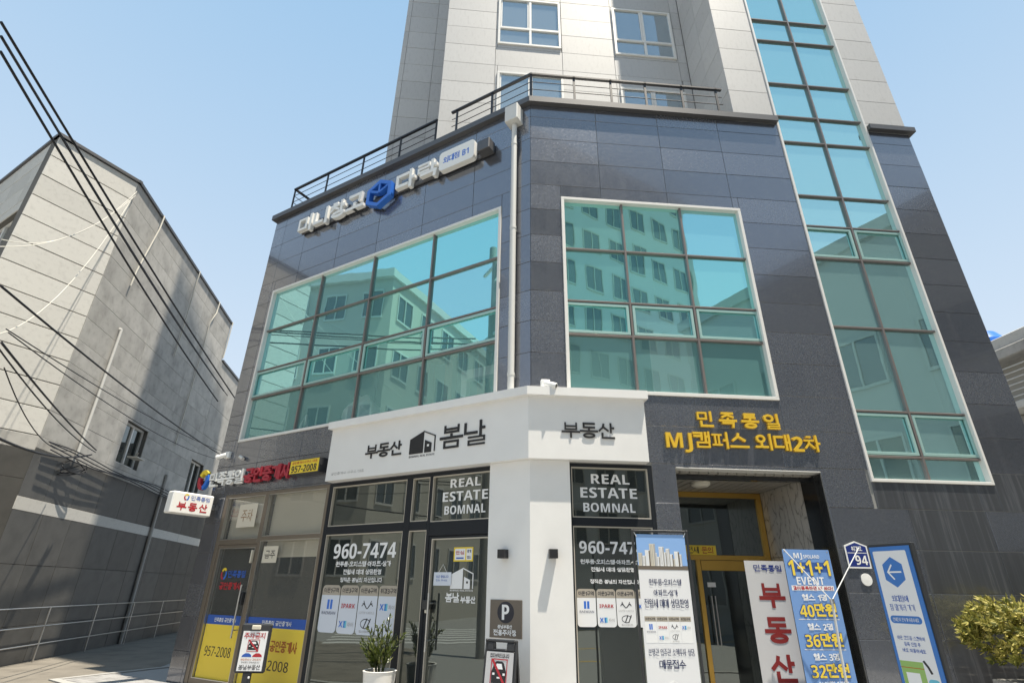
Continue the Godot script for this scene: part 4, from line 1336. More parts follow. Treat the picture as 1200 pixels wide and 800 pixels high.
func standing_banners() -> void:
	# agency banner in a black frame
	var t := banner_stand("framed_banner", "tall white banner in black frame with a picture of apartment towers and blue sky", 1.085, 1.745, 0.42, 2.265, 1.0)
	var w := 0.33
	var s := sf()
	box(s, Vector3(-w + 0.04, 0.42, -0.003), Vector3(w - 0.03, 2.215, 0.0))
	put(t, "cloth", s, M.banner_white)
	for q in [[-1, 2.19, 2.25], [1, 2.19, 2.25]]:
		s = sf()
		tube(s, [Vector3(q[0] * (w - 0.045), q[1], 0.002), Vector3(q[0] * (w - 0.012), q[2], 0.002)], 0.005, 6)
		put(t, "tie", s, M.film_white)
	var sky := Image.create(8, 64, false, Image.FORMAT_RGB8)
	for y in 64:
		for x in 8:
			sky.set_pixel(x, y, Color(0.30, 0.46, 0.76).lerp(Color(0.66, 0.78, 0.92), y / 64.0))
	var a := -w + 0.04
	var b := w - 0.03
	mk("picture_sky", lin(0.24, 0.42, 0.75), 0.6)
	sheet(t, "picture", a, b, 1.83, 2.215, 0.001, M.picture_sky)
	sheet(t, "picture", a, b, 1.83, 1.875, 0.0016, M.taupe)
	var px := -w + 0.05
	for q in [[0.05, 0.14, 0], [0.04, 0.11, 1], [0.06, 0.17, 2], [0.07, 0.24, 0], [0.02, 0.14, 1], [0.03, 0.1, 2], [0.06, 0.21, 1], [0.03, 0.15, 2], [0.045, 0.19, 1], [0.04, 0.13, 2], [0.02, 0.08, 0], [0.06, 0.16, 2], [0.03, 0.13, 1]]:
		sheet(t, "picture", px, px + q[0], 1.87, 1.87 + q[1], 0.0022, [M.cream, M.film_white, M.white_letter][q[2]])
		sheet(t, "picture", px + q[0] * 0.72, px + q[0], 1.87, 1.865 + q[1], 0.0028, [M.grey_ink, M.cement_0, M.taupe][q[2]])
		for k in 2:
			sheet(t, "picture", px + q[0] * (0.16 + 0.26 * k), px + q[0] * (0.26 + 0.26 * k), 1.885, 1.86 + q[1], 0.003, [M.cement_0, M.grey_ink, M.card_blue][q[2]])
		px += q[0] * 0.93
	write(t, "원투룸·오피스텔", M.navy_print, -0.18, 0.20, 1.665, 1.735, 0.001, {"thick": 0.1})
	write(t, "아파트·상가", M.navy_print, -0.135, 0.15, 1.555, 1.625, 0.001, {"thick": 0.1})
	write(t, "전월세 매매 상담환영", M.navy_print, -0.25, 0.26, 1.435, 1.53, 0.001, {"thick": 0.11})
	estate_cards(t, [[-0.265, -0.135], [-0.13, 0.0], [0.005, 0.135], [0.14, 0.265]], 1.09, 1.30, 1.35, 0.001, M.film_white, true)
	write(t, "분양권 입주권 소액투자 상담", M.navy_print, -0.25, 0.265, 0.965, 1.04, 0.001, {"thick": 0.1})
	write(t, "매물접수", M.navy_print, -0.14, 0.15, 0.845, 0.935, 0.001, {"thick": 0.11})
	house_mark(t, -0.10, 0.09, 0.56, 0.745, 0.001, M.film_white)
	# grey banner with red letters
	t = thing("grey_banner", "grey banner with large red letters one below another beside the entrance doors", "banner", at(FR, 2.89, 0, 0.55))
	s = sf()
	box(s, Vector3(-0.26, 0.25, -0.003), Vector3(0.26, 1.97, 0.0))
	put(t, "cloth", s, M.banner_grey)
	s = sf()
	tube(s, [Vector3(-0.25, 0.02, -0.06), Vector3(0.25, 1.97, -0.012)], 0.008, 6)
	tube(s, [Vector3(0.25, 0.02, -0.09), Vector3(-0.25, 1.97, -0.012)], 0.008, 6)
	put(t, "support", s, M.steel)
	bar(t, "foot", Vector3(-0.28, 0.0, -0.2), Vector3(0.28, 0.03, 0.1), M.plastic_dark, 0.01)
	write(t, "민족통일", M.blue_deep, -0.15, 0.22, 1.845, 1.925, 0.001, {"thick": 0.14})
	write(t, "부", M.red_dark, -0.12, 0.18, 1.43, 1.73, 0.001, {"thick": 0.15})
	write(t, "동", M.red_dark, -0.12, 0.18, 1.05, 1.35, 0.001, {"thick": 0.15})
	write(t, "산", M.red_dark, -0.12, 0.18, 0.65, 0.95, 0.001, {"thick": 0.15})
	# blue gym banner
	t = thing("blue_banner", "pale blue gym price banner with yellow figures in front of the entrance", "banner", at(FR, 3.315, 0, 0.8))
	s = sf()
	box(s, Vector3(-0.30, 0.25, -0.003), Vector3(0.30, 2.095, 0.0))
	put(t, "cloth", s, M.banner_blue)
	s = sf()
	tube(s, [Vector3(-0.25, 0.02, -0.06), Vector3(0.25, 2.08, -0.012)], 0.008, 6)
	tube(s, [Vector3(0.25, 0.02, -0.09), Vector3(-0.25, 2.08, -0.012)], 0.008, 6)
	put(t, "support", s, M.steel)
	bar(t, "foot", Vector3(-0.28, 0.0, -0.2), Vector3(0.28, 0.03, 0.1), M.plastic_dark, 0.01)
	for sd in [-1, 1]:
		s = sf()
		lathe(s, [Vector2(0.009, 0.001), Vector2(0.004, 0.003)], 12, Transform3D(Basis(Vector3.RIGHT, Vector3.BACK, Vector3.DOWN), Vector3(sd * 0.275, 2.07, 0)))
		put(t, "eyelet", s, M.steel)
	write(t, "MJ", M.film_white, -0.17, -0.06, 1.995, 2.055, 0.001)
	write(t, "SPOLAND", M.film_white, -0.045, 0.16, 1.995, 2.035, 0.001)
	sheet(t, "band", -0.22, 0.24, 1.84, 1.95, 0.0006, M.banner_band)
	outlined(t, "1+1+1", M.banner_yellow, -0.265, 0.265, 1.80, 1.975, 0.001)
	write(t, "EVENT", M.film_white, -0.19, 0.16, 1.70, 1.785, 0.001)
	sheet(t, "band", -0.265, 0.265, 1.635, 1.69, 0.0006, M.film_white)
	write(t, "같이등록하면 더 싸다!", M.red_print, -0.25, 0.25, 1.64, 1.685, 0.001, {"thick": 0.16})
	for k in 3:
		var y: float = [1.5, 1.19, 0.885][k]
		write(t, "헬스 %d명" % (k + 1), M.film_white, -0.16, 0.15, y + 0.025, y + 0.1, 0.001, {"thick": 0.15})
		outlined(t, ["40만원", "36만원", "32만원"][k], M.banner_yellow, -0.225, 0.235, y - 0.145, y, 0.001)
		if k < 2:
			sheet(t, "line", -0.25, 0.25, y - 0.175, y - 0.168, 0.001, M.film_white)
	write(t, "*12개월 회원권", M.film_white, -0.16, 0.2, 0.66, 0.71, 0.001, {"thick": 0.12})
	# white pole of a folded stand in front of it
	t = thing("banner_pole", "white pole of an empty banner stand with two thin arms", "stand", at(FR, 3.38, 0, 0.97))
	s = sf()
	tube(s, [Vector3(-0.02, 0.03, 0.0), Vector3(0.0, 1.0, 0.0), Vector3(0.03, 1.52, 0.0)], 0.014, 10)
	put(t, "pole", s, M.pipe_grey)
	s = sf()
	tube(s, [Vector3(0.03, 1.50, 0), Vector3(0.03, 1.55, 0)], 0.026, 12)
	put(t, "hub", s, M.steel)
	for q in [[-0.42, 2.085], [0.55, 2.12]]:
		s = sf()
		tube(s, [Vector3(0.03, 1.53, 0.0), Vector3(q[0], q[1], -0.04)], 0.006, 6)
		put(t, "arm", s, M.film_white)
	for k in 3:
		s = sf()
		tube(s, [Vector3(-0.01, 0.35, 0), Vector3(0.3 * cos(TAU * k / 3 + 0.5), 0.012, 0.3 * sin(TAU * k / 3 + 0.5))], 0.009, 6)
		put(t, "leg", s, M.pipe_grey)
	# blue framed light box sign of the storage firm, turned to the street
	var e := Vector3(0.404, 0, 0.915)
	t = thing("storage_banner", "white standing sign in blue and black frame with blue hexagon arrow", "sign", Transform3D(Basis(e, Vector3.UP, Vector3(-0.915, 0, 0.404)), Vector3(3.6275, 0, -5.7516)))
	bar(t, "frame", Vector3(-0.006, 0.10, -0.06), Vector3(0.418, 2.058, -0.004), M.plastic_dark, 0.004)
	bar(t, "base", Vector3(-0.06, 0.0, -0.22), Vector3(0.47, 0.10, 0.16), M.plastic_dark, 0.02)
	s = sf()
	box(s, Vector3(0.008, 0.14, -0.004), Vector3(0.395, 2.03, 0.006))
	put(t, "blue_frame", s, M.blue_sign)
	sheet(t, "face", 0.035, 0.355, 0.18, 1.99, 0.0065, M.banner_white, 0.012)
	var hx := []
	for i in 6:
		hx += [0.195 + 0.108 * sin(TAU * i / 6), 1.80 + 0.135 * cos(TAU * i / 6)]
	shape(t, "emblem", hx, 0.0068, 0.0075, M.blue_sign)
	s = sf()
	ribbon(s, [Vector2(0.26, 1.80), Vector2(0.145, 1.80)], false, 0.014, 0.0078, 0.0082)
	ribbon(s, [Vector2(0.185, 1.86), Vector2(0.14, 1.80), Vector2(0.185, 1.74)], false, 0.014, 0.0078, 0.0086)
	put(t, "arrow", s, M.film_white)
	write(t, "외대점에", M.blue_print, 0.115, 0.265, 1.54, 1.60, 0.007, {"thick": 0.1})
	write(t, "짐 맡기러 가기", M.blue_print, 0.075, 0.305, 1.465, 1.525, 0.007, {"thick": 0.1})
	sheet(t, "pill", 0.05, 0.335, 1.36, 1.425, 0.0068, M.blue_sign, 0.03)
	write(t, "언제든지 편하게 이용하세요", M.film_white, 0.075, 0.31, 1.375, 1.41, 0.0072, {"thick": 0.1})
	write(t, "하단 코드를 스캔하여", M.blue_print, 0.07, 0.315, 1.225, 1.26, 0.007, {"thick": 0.1})
	write(t, "등록 신청 후", M.blue_print, 0.12, 0.265, 1.175, 1.21, 0.007, {"thick": 0.1})
	write(t, "바로 이용하세요", M.blue_print, 0.09, 0.295, 1.125, 1.16, 0.007, {"thick": 0.1})
	sheet(t, "print", 0.036, 0.24, 0.45, 1.055, 0.0068, M.green_print)
	sheet(t, "print", 0.036, 0.24, 1.0, 1.006, 0.0072, M.orange_print)
	sheet(t, "print", 0.07, 0.19, 0.74, 0.965, 0.0072, M.film_white)
	sheet(t, "print", 0.25, 0.345, 0.45, 0.93, 0.0068, M.cyan_print, 0.03)
	s = sf()
	ribbon(s, [Vector2(0.255, 1.06), Vector2(0.28, 1.02), Vector2(0.295, 0.98)], false, 0.02, 0.0068, 0.0075)
	put(t, "print", s, M.plastic_dark)

func outlined(t: Node, txt: String, m: Material, x0: float, x1: float, y0: float, y1: float, z: float) -> void:   # yellow figures with a dark edge
	for d in [[-0.007, -0.006], [0.007, -0.006], [0.007, 0.007], [-0.007, 0.007]]:
		write(t, txt, M.banner_band, x0 + d[0], x1 + d[0], y0 + d[1], y1 + d[1], z + d[0] * 0.02 + d[1] * 0.01, {"thick": 0.17, "called": "letter_edge"})
	write(t, txt, m, x0, x1, y0, y1, z + 0.003, {"thick": 0.16})

func no_parking(t: Node, x0: float, x1: float, y0: float, y1: float, z: float) -> void:   # a black car crossed out in red
	var X := func(v): return lerpf(x0, x1, v)
	var Y := func(v): return lerpf(y0, y1, v)
	shape(t, "pictogram", [X.call(0.05), Y.call(0.12), X.call(0.95), Y.call(0.12), X.call(0.97), Y.call(0.55), X.call(0.80), Y.call(0.86), X.call(0.68), Y.call(0.93), X.call(0.32), Y.call(0.93), X.call(0.20), Y.call(0.86), X.call(0.03), Y.call(0.55)], z, z + 0.0006, M.black)
	shape(t, "pictogram", [X.call(0.26), Y.call(0.64), X.call(0.74), Y.call(0.64), X.call(0.66), Y.call(0.84), X.call(0.34), Y.call(0.84)], z + 0.0008, z + 0.0012, M.film_white)
	for k in [0.1, 0.76]:
		sheet(t, "pictogram", X.call(k), X.call(k + 0.14), Y.call(0.42), Y.call(0.5), z + 0.001, M.film_white)
	sheet(t, "pictogram", X.call(0.4), X.call(0.6), Y.call(0.3), Y.call(0.36), z + 0.001, M.film_white)
	var s := sf()
	ribbon(s, [Vector2(X.call(0.0), Y.call(0.0)), Vector2(X.call(1.0), Y.call(0.0)), Vector2(X.call(1.0), Y.call(1.0)), Vector2(X.call(0.0), Y.call(1.0))], true, (x1 - x0) * 0.05, z, z + 0.0016)
	put(t, "pictogram", s, M.red_print)
	s = sf()
	ribbon(s, [Vector2(X.call(0.08), Y.call(0.95)), Vector2(X.call(0.93), Y.call(0.05))], false, (x1 - x0) * 0.13, z, z + 0.002)
	put(t, "pictogram", s, M.red_print)

func street_things() -> void:
	# folding board at the white column
	var t := thing("folding_board", "grey folding board sign with crossed out car beside the white column", "sign", at(FL, -0.13, 0, 0.5))
	for sd in [1, -1]:
		var p := Node3D.new()
		p.name = "leaf"
		t.add_child(p, true)
		p.transform = Transform3D(Basis(Vector3.UP, 0.0 if sd > 0 else PI) * Basis(Vector3.RIGHT, -0.13), Vector3(0, 0, 0.15 * sd))
		var s := sf()
		for q in [[-0.218, 0.0, -0.19, 1.075], [0.19, 0.0, 0.218, 1.075], [-0.19, 1.045, 0.19, 1.075], [-0.19, 0.955, -0.10, 1.045], [0.08, 0.955, 0.19, 1.045], [-0.10, 0.955, 0.08, 0.975], [-0.19, 0.06, 0.19, 0.955]]:
			cbox(s, Vector3(q[0], q[1], -0.03), Vector3(q[2], q[3], 0.0), 0.008)
		put(p, "shell", s, M.plastic_dark)
		if sd > 0:
			sheet(p, "face", -0.185, 0.185, 0.08, 0.945, 0.002, M.banner_grey, 0.01)
			write(p, "협조부탁드립니다", M.ink, -0.13, 0.13, 0.885, 0.93, 0.003, {"thick": 0.12})
			no_parking(p, -0.105, 0.105, 0.60, 0.87, 0.003)
			write(p, "주차금지", M.red_print, -0.165, 0.165, 0.44, 0.575, 0.003, {"thick": 0.16})
	# sign on a pole in front of the left shop
	t = thing("pole_sign", "white no-parking notice in grey frame on a short pole before the yellow film", "sign", Transform3D(FL.basis * Basis(Vector3.UP, 0.55), FL * Vector3(-4.60, 0, 0.5)))
	var s := sf()
	cbox(s, Vector3(-0.235, 0.40, -0.03), Vector3(0.235, 1.07, 0.02), 0.03)
	put(t, "frame", s, M.plastic_dark)
	sheet(t, "face", -0.19, 0.19, 0.43, 0.965, 0.0215, M.film_white)
	bar(t, "clip", Vector3(-0.07, 0.985, 0.02), Vector3(0.07, 1.045, 0.04), M.cream, 0.02)
	write(t, "주차금지", M.red_print, -0.165, 0.165, 0.86, 0.945, 0.022, {"thick": 0.13})
	no_parking(t, -0.085, 0.085, 0.69, 0.845, 0.022)
	for k in 2:
		shape(t, "pictogram", [-0.15 + 0.16 * k, 0.615, 0.0 + 0.16 * k, 0.615, -0.01 + 0.16 * k, 0.645, -0.05 + 0.16 * k, 0.665, -0.1 + 0.16 * k, 0.665, -0.14 + 0.16 * k, 0.64], 0.022, 0.0228, [M.blue_print, M.red_print][k])
	write(t, "무단주차시 견인조치", M.orange_print, -0.155, 0.155, 0.565, 0.595, 0.022, {"thick": 0.12})
	write(t, "주차문의 연락바랍니다", M.ink, -0.14, 0.14, 0.53, 0.555, 0.022, {"thick": 0.1})
	write(t, "봄날부동산", M.ink, -0.165, 0.165, 0.445, 0.515, 0.022, {"thick": 0.11})
	bar(t, "post", Vector3(-0.09, 0.06, -0.03), Vector3(0.04, 0.41, 0.01), M.plastic_dark, 0.01)
	bar(t, "bolt", Vector3(0.0, 0.33, 0.01), Vector3(0.03, 0.36, 0.022), M.film_white, 0.006)
	s = sf()
	lathe(s, [Vector2(0.28, 0.0), Vector2(0.28, 0.05), Vector2(0.2, 0.1), Vector2(0.0, 0.11)], 24)
	put(t, "base", s, M.plastic_dark)
	# hanging memo on the door
	t = thing("hanging_memo", "pale blue paper notice hanging on a string at the glass door", "notice", at(FL, -1.475, 1.64, -0.055))
	sheet(t, "paper", -0.155, 0.155, 0.0, 0.175, 0.004, M.card_blue)
	write(t, "외근 중입니다", M.blue_print, -0.11, 0.11, 0.10, 0.135, 0.005, {"thick": 0.1})
	write(t, "전화 주세요", M.blue_print, -0.11, 0.09, 0.055, 0.08, 0.005, {"thick": 0.1})
	s = sf()
	tube(s, [Vector3(-0.07, 0.175, 0.004), Vector3(0.0, 0.28, 0.004), Vector3(0.07, 0.175, 0.004)], 0.003, 5)
	put(t, "string", s, M.film_white)
	stored_things()
	potted_plant()
	shrub()

func leaf(s: SurfaceTool, p: Vector3, d: Vector3, side: Vector3, l: float, w: float, fold := 0.25) -> void:   # a pointed leaf of four faces, folded along its middle
	var n := d.cross(side).normalized()
	var m := p + d * l * 0.45
	var tip := p + d * l - n * l * 0.12
	for sd in [-1.0, 1.0]:
		var e: Vector3 = m + side * w * sd * 0.5 + n * w * fold
		var nn: Vector3 = (n - side * sd * fold).normalized()
		if sd > 0:
			trin(s, p, m, e, nn, nn, nn)
			trin(s, m, tip, e, nn, nn, nn)
		else:
			trin(s, p, e, m, nn, nn, nn)
			trin(s, m, e, tip, nn, nn, nn)

# things stored on the upper floor, seen through the lowest panes of the left window
func stored_things() -> void:
	var t := thing("timber_frame", "brown timber frame standing inside the left teal window", "frame", at(FL, -2.2, 4.25, -0.9))
	for x in [-0.55, 0.0, 0.75]:
		bar(t, "post", Vector3(x - 0.09, 0.0, -0.09), Vector3(x + 0.09, 1.35, 0.09), M.wood, 0.006)
	bar(t, "beam", Vector3(-0.7, 1.35, -0.1), Vector3(0.9, 1.6, 0.1), M.wood, 0.006)
	t = thing("white_portal", "white steel portal frame inside the left teal window near the corner", "frame", at(FL, -1.35, 4.25, -0.7))
	for x in [-0.36, 0.66]:
		bar(t, "post", Vector3(x - 0.06, 0.0, -0.06), Vector3(x + 0.06, 0.75, 0.06), M.white_letter, 0.006)
	bar(t, "beam", Vector3(-0.42, 0.75, -0.07), Vector3(0.72, 0.93, 0.07), M.white_letter, 0.006)
	t = thing("roll_banner", "white roll banner standing inside the right teal window", "banner", at(FR, 2.5, 4.25, -0.6))
	bar(t, "cloth", Vector3(-0.38, 0.06, -0.004), Vector3(0.38, 1.6, 0.0), M.film_white, 0.001)
	bar(t, "foot", Vector3(-0.42, 0.0, -0.1), Vector3(0.42, 0.06, 0.1), M.steel, 0.01)
	t = thing("step_ladder", "pale folding ladder inside the first pane of the left teal window", "ladder", at(FL, -6.0, 4.25, -0.8))
	for x in [-0.3, 0.3]:
		var s := sf()
		tube(s, [Vector3(x, 0, 0.1), Vector3(0, 0.75, 0)], 0.03, 8)
		put(t, "leg", s, M.white_letter)
	var s2 := sf()
	tube(s2, [Vector3(-0.2, 0.25, 0.07), Vector3(0.2, 0.25, 0.07)], 0.02, 8)
	put(t, "rung", s2, M.white_letter)
	t = thing("wrapped_bundle", "bundle wrapped in white plastic sheet inside the left teal window", "bundle", at(FL, -4.3, 4.25, -0.8))
	var b := sf()
	var rings := []
	for i in 9:
		var ring := []
		for k in 14:
			var a := TAU * k / 14
			var r := 0.42 * sin(0.35 + 2.5 * i / 8.0) * (1.0 + 0.13 * sin(a * 5.0 + i * 1.7))
			ring.append(Vector3(cos(a) * r, 0.9 * i / 8.0 + 0.03 * sin(a * 3.0), sin(a) * r * 0.8))
		rings.append(ring)
	for i in 8:
		for k in 14:
			var j := (k + 1) % 14
			quad(b, rings[i][j], rings[i][k], rings[i + 1][k], rings[i + 1][j])
	put(t, "sheet", b, M.film_white)

func potted_plant() -> void:
	var t := thing("potted_plant", "green feathery house plant in a white pot before the agency window", "plant", at(FL, -2.1, 0, 0.37))
	var s := sf()
	lathe(s, [Vector2(0.0, 0.0), Vector2(0.155, 0.0), Vector2(0.165, 0.02), Vector2(0.215, 0.56), Vector2(0.225, 0.6), Vector2(0.215, 0.605), Vector2(0.195, 0.6), Vector2(0.19, 0.54)], 32)
	put(t, "pot", s, M.pot)
	s = sf()
	lathe(s, [Vector2(0.192, 0.55), Vector2(0.0, 0.56)], 24)
	put(t, "soil", s, M.soil)
	for i in 11:
		var a := rng.randf_range(0, TAU)
		var out: float = [0.02, 0.08, 0.2, 0.34, 0.16, 0.24, 0.10, 0.18, 0.26, 0.12, 0.2][i]
		if i == 0: a = 0.2
		if i == 2: a = PI * 0.95
		if i == 3: a = -0.1
		var h: float = [0.68, 0.60, 0.52, 0.50, 0.56, 0.38, 0.5, 0.44, 0.34, 0.4, 0.3, 0.46, 0.4, 0.34, 0.42][i]
		var dir := Vector3(cos(a), 0, sin(a))
		var pts := []
		for k in 9:
			var u := k / 8.0
			pts.append(dir * (0.05 + out * u * u * 0.8 + 0.04 * u) + Vector3.UP * (0.56 + h * u))
		s = sf()
		tube(s, pts, 0.009, 5)
		var f := put(t, "frond", s, M.leaf_0)
		s = sf()
		var s2 := sf()
		for k in 26:
			var u := 0.2 + 0.8 * k / 25.0
			var q: float = u * 8
			var j := mini(int(q), 7)
			var p: Vector3 = pts[j].lerp(pts[j + 1], q - j)
			var up: Vector3 = (pts[j + 1] - pts[j]).normalized()
			var ang := rng.randf_range(0, TAU)
			var sd := (dir.cross(Vector3.UP).rotated(up, ang)).normalized()
			var d := (sd * 0.8 + up * 0.75).normalized()
			var l := 0.125 * (1.0 - 0.45 * u) * rng.randf_range(0.8, 1.15)
			leaf(s if k % 3 else s2, p, d, d.cross(up).normalized(), l, l * 0.42)
		put(f, "leaflets", s, M["leaf_%d" % (i % 2)]).set_meta("kind", "stuff")
		put(f, "leaflets", s2, M.leaf_2).set_meta("kind", "stuff")

func shrub() -> void:
	var t := thing("planter", "grey stone planter box below the shrub at the granite wall", "planter", at(FR, 6.9, 0, 0.62))
	for q in [[-1.1, -0.42, 1.3, -0.34], [-1.1, 0.34, 1.3, 0.42], [-1.1, -0.34, -1.02, 0.34], [1.22, -0.34, 1.3, 0.34]]:
		bar(t, "slab", Vector3(q[0], 0.0, q[1]), Vector3(q[2], 0.66, q[3]), M.cement_2, 0.012)
	var s := sf()
	box(s, Vector3(-1.02, 0.0, -0.34), Vector3(1.22, 0.6, 0.34))
	put(t, "soil", s, M.soil)
	t = thing("shrub", "yellow-green leafy shrub growing at the right end of the granite wall", "shrub", at(FR, 6.55, 0.6, 0.6))
	for i in 9:
		var a := TAU * i / 9 + rng.randf_range(-0.2, 0.2)
		s = sf()
		tube(s, [Vector3(cos(a) * 0.06, -0.02, sin(a) * 0.05), Vector3(cos(a) * 0.25, 0.35, sin(a) * 0.12), Vector3(cos(a) * 0.6, 0.75, sin(a) * 0.2)], 0.014, 6)
		put(t, "stem", s, M.bark)
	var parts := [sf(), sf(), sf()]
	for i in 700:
		# sprays of leaves over an uneven dome
		var u := rng.randf_range(-1.0, 1.0)
		var ang := rng.randf_range(0, TAU)
		var c := Vector3(u * 1.25, 0.0, 0.0)
		var rr := sqrt(maxf(0.0, 1.0 - u * u)) * (0.75 + 0.25 * sin(u * 9.0 + 1.0))
		var dep := pow(rng.randf(), 0.35)
		c += Vector3(0, 0.62 + rr * 0.42 * sin(ang) * dep, rr * 0.5 * cos(ang) * dep)
		c += Vector3(rng.randf_range(-0.08, 0.08), rng.randf_range(-0.1, 0.1), rng.randf_range(-0.08, 0.08))
		var axis := (c - Vector3(0.1 * u, 0.25, 0)).normalized()
		for k in 16:
			var sd := Vector3(rng.randfn(), rng.randfn(), rng.randfn()).normalized()
			sd = (sd - axis * sd.dot(axis)).normalized()
			var d := (axis * rng.randf_range(0.3, 0.9) + sd * 0.9).normalized()
			var l := rng.randf_range(0.045, 0.095)
			var w := 2 if axis.y > 0.1 and rng.randf() < 0.45 else (1 if rng.randf() < 0.55 else 0)  # palest tone only on upward sprays: sunny highlights put into the leaf colour
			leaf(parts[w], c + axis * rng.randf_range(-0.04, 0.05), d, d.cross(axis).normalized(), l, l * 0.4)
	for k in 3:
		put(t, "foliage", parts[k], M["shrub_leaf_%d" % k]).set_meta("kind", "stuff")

# ---------------------------------------------------------------- the houses around
func neighbour() -> void:
	var t := thing("grey_building", "pale stone building across the alley with dark stone base and a grey side wall", "building")
	var BC := Vector3(-10.31, 0, -11.57)
	var AB := Vector3(-11.2163, 0, -9.8999)
	var FC := Transform3D(Basis(Vector3(-0.1751, 0, -0.9845), Vector3.UP, Vector3(0.9845, 0, -0.1751)), BC)
	var FB := Transform3D(Basis(Vector3(0.477, 0, -0.879), Vector3.UP, Vector3(0.879, 0, 0.477)), AB)
	var FA := Transform3D(Basis(Vector3(0.862, 0, 0.507), Vector3.UP, Vector3(-0.507, 0, 0.862)), AB)
	var s := sf()
	var win_c := [Rect2(3.3, 4.66, 1.33, 1.18), Rect2(8.42, 4.64, 1.3, 1.2)]
	var win_a := [Rect2(-2.6, 8.1, 2.3, 1.42), Rect2(-2.6, 5.2, 2.3, 1.3)]
	# the wall behind the panels
	for f in [[FC, Rect2(0, 0, 8.8, 11.55), win_c, 0.35], [FC, Rect2(8.8, 0, 3.6, 9.9), win_c, 0.35], [FB, Rect2(0, 0, 1.9, 11.55), [], 0.35], [FA, Rect2(-8, 0, 7.94, 11.55), win_a, 0.35]]:
		var rs := [f[1]]
		for h in f[2]:
			rs = cut(rs, h)
		for r in rs:
			box(s, Vector3(r.position.x, r.position.y, -0.37), Vector3(r.end.x, r.end.y, -0.02), f[0])
	var w := put(t, "wall", s, M.joint_cement)
	s = sf()
	plan(s, [FA * Vector3(-8.1, 0, -0.38), FA * Vector3(-0.15, 0, -0.38), FC * Vector3(0.1, 0, -0.4), FC * Vector3(8.8, 0, -0.4), FC * Vector3(8.8, 0, -9), FA * Vector3(-8.1, 0, -9)], 10.9, 11.5)
	put(t, "roof", s, M.cement_2)
	var rows := []
	for k in 13:
		rows.append(4.52 + 0.588 * k)
	rows[12] = 11.58
	var pp := [M.panel_0, M.panel_1, M.panel_2]
	var cc := [M.cement_0, M.cement_1, M.cement_2]
	var ss := [M.base_stone_0, M.base_stone_1, M.base_stone_2]
	tiles(w, "stone_panel", FB, [0.0, 1.9], rows, [], pp, 0.022, 0.035, 0.006)
	tiles(w, "stone_panel", FA, [-8.0, -6.9, -5.7, -4.5, -3.3, -2.1, -0.9, 0.0], rows, win_a, pp, 0.018, 0.035, 0.006)
	tiles(w, "cement_panel", FC, [0.0, 2.9, 5.9, 8.8], rows, win_c, cc, 0.006, 0.035, 0.002)
	tiles(w, "cement_panel", FC, [8.8, 12.4], [4.52, 5.7, 6.9, 8.1, 9.9], win_c, [M.cement_2], 0.01, 0.06, 0.003)
	tiles(w, "stone_band", FC, [0.0, 3.0, 6.0, 9.0, 12.4], [4.27, 4.52], [], [M.cement_1], 0.006, 0.022, 0.003)
	tiles(w, "base_slab", FC, [0.0, 1.07, 2.2, 3.35, 4.6, 5.8, 7.0, 8.2, 9.4, 10.6, 12.4], [0.0, 0.75, 1.95, 2.99], [], ss, 0.011, 0.026, 0.002)
	tiles(w, "base_slab", FC, [0.0, 0.9, 2.0, 3.1, 4.3, 5.5, 6.7, 7.9, 9.1, 10.6, 12.4], [3.26, 4.27], [], ss, 0.008, 0.026, 0.002)
	tiles(w, "stone_band", FC, [0.0, 3.0, 6.0, 9.0, 12.4], [2.99, 3.26], [], [M.panel_2], 0.006, 0.045, 0.003)
	tiles(w, "base_slab", FB, [0.0, 0.95, 1.9], [0.0, 1.2, 2.4, 3.6, 4.2], [], ss, 0.011, 0.03, 0.002)
	tiles(w, "stone_band", FB, [0.0, 1.9], [4.2, 4.52], [], [M.cement_0], 0.008, 0.10, 0.01)
	tiles(w, "base_slab", FA, [-8.0, -6.0, -4.0, -2.0, 0.0], [0.0, 1.5, 3.0, 4.2, 4.52], [], ss, 0.011, 0.03, 0.002)
	# metal edge of the roof
	for f in [[FC, -0.06, 8.86, 11.58], [FB, -0.05, 1.96, 11.58], [FA, -8.0, 0.06, 11.58], [FC, 8.87, 12.4, 9.91]]:
		bar(t, "roof_edge", Vector3(f[1], f[3], -0.3), Vector3(f[2], f[3] + 0.09, 0.05), M.coping, 0.006, f[0])
	for q in [[FC, win_c[0]], [FC, win_c[1]], [FA, win_a[0]], [FA, win_a[1]]]:
		var r: Rect2 = q[1]
		s = sf()
		var a := r.position
		var e := r.end
		for k in [[a.x, a.y, e.x, a.y + 0.06], [a.x, e.y - 0.06, e.x, e.y], [a.x, a.y + 0.06, a.x + 0.06, e.y - 0.06], [e.x - 0.06, a.y + 0.06, e.x, e.y - 0.06]]:
			cbox(s, Vector3(k[0], k[1], -0.2), Vector3(k[2], k[3], -0.12), 0.005)
		var win := put(t, "window", s, M.white_frame, q[0])
		var m := (a.x + e.x) / 2
		bar(win, "sash", Vector3(m - 0.04, a.y + 0.06, -0.19), Vector3(m + 0.04, e.y - 0.06, -0.11), M.white_frame, 0.004)
		for h in [[a.x + 0.05, m - 0.03], [m + 0.03, e.x - 0.05]]:
			var p := sf()
			quad(p, Vector3(h[0], a.y + 0.05, -0.16), Vector3(h[1], a.y + 0.05, -0.16), Vector3(h[1], e.y - 0.05, -0.16), Vector3(h[0], e.y - 0.05, -0.16))
			put(win, "pane", p, M.shop_glass)
		s = sf()
		box(s, Vector3(a.x, a.y, -0.5), Vector3(e.x, e.y, -0.372), q[0])
		put(t, "room_wall", s, M.interior_dark)
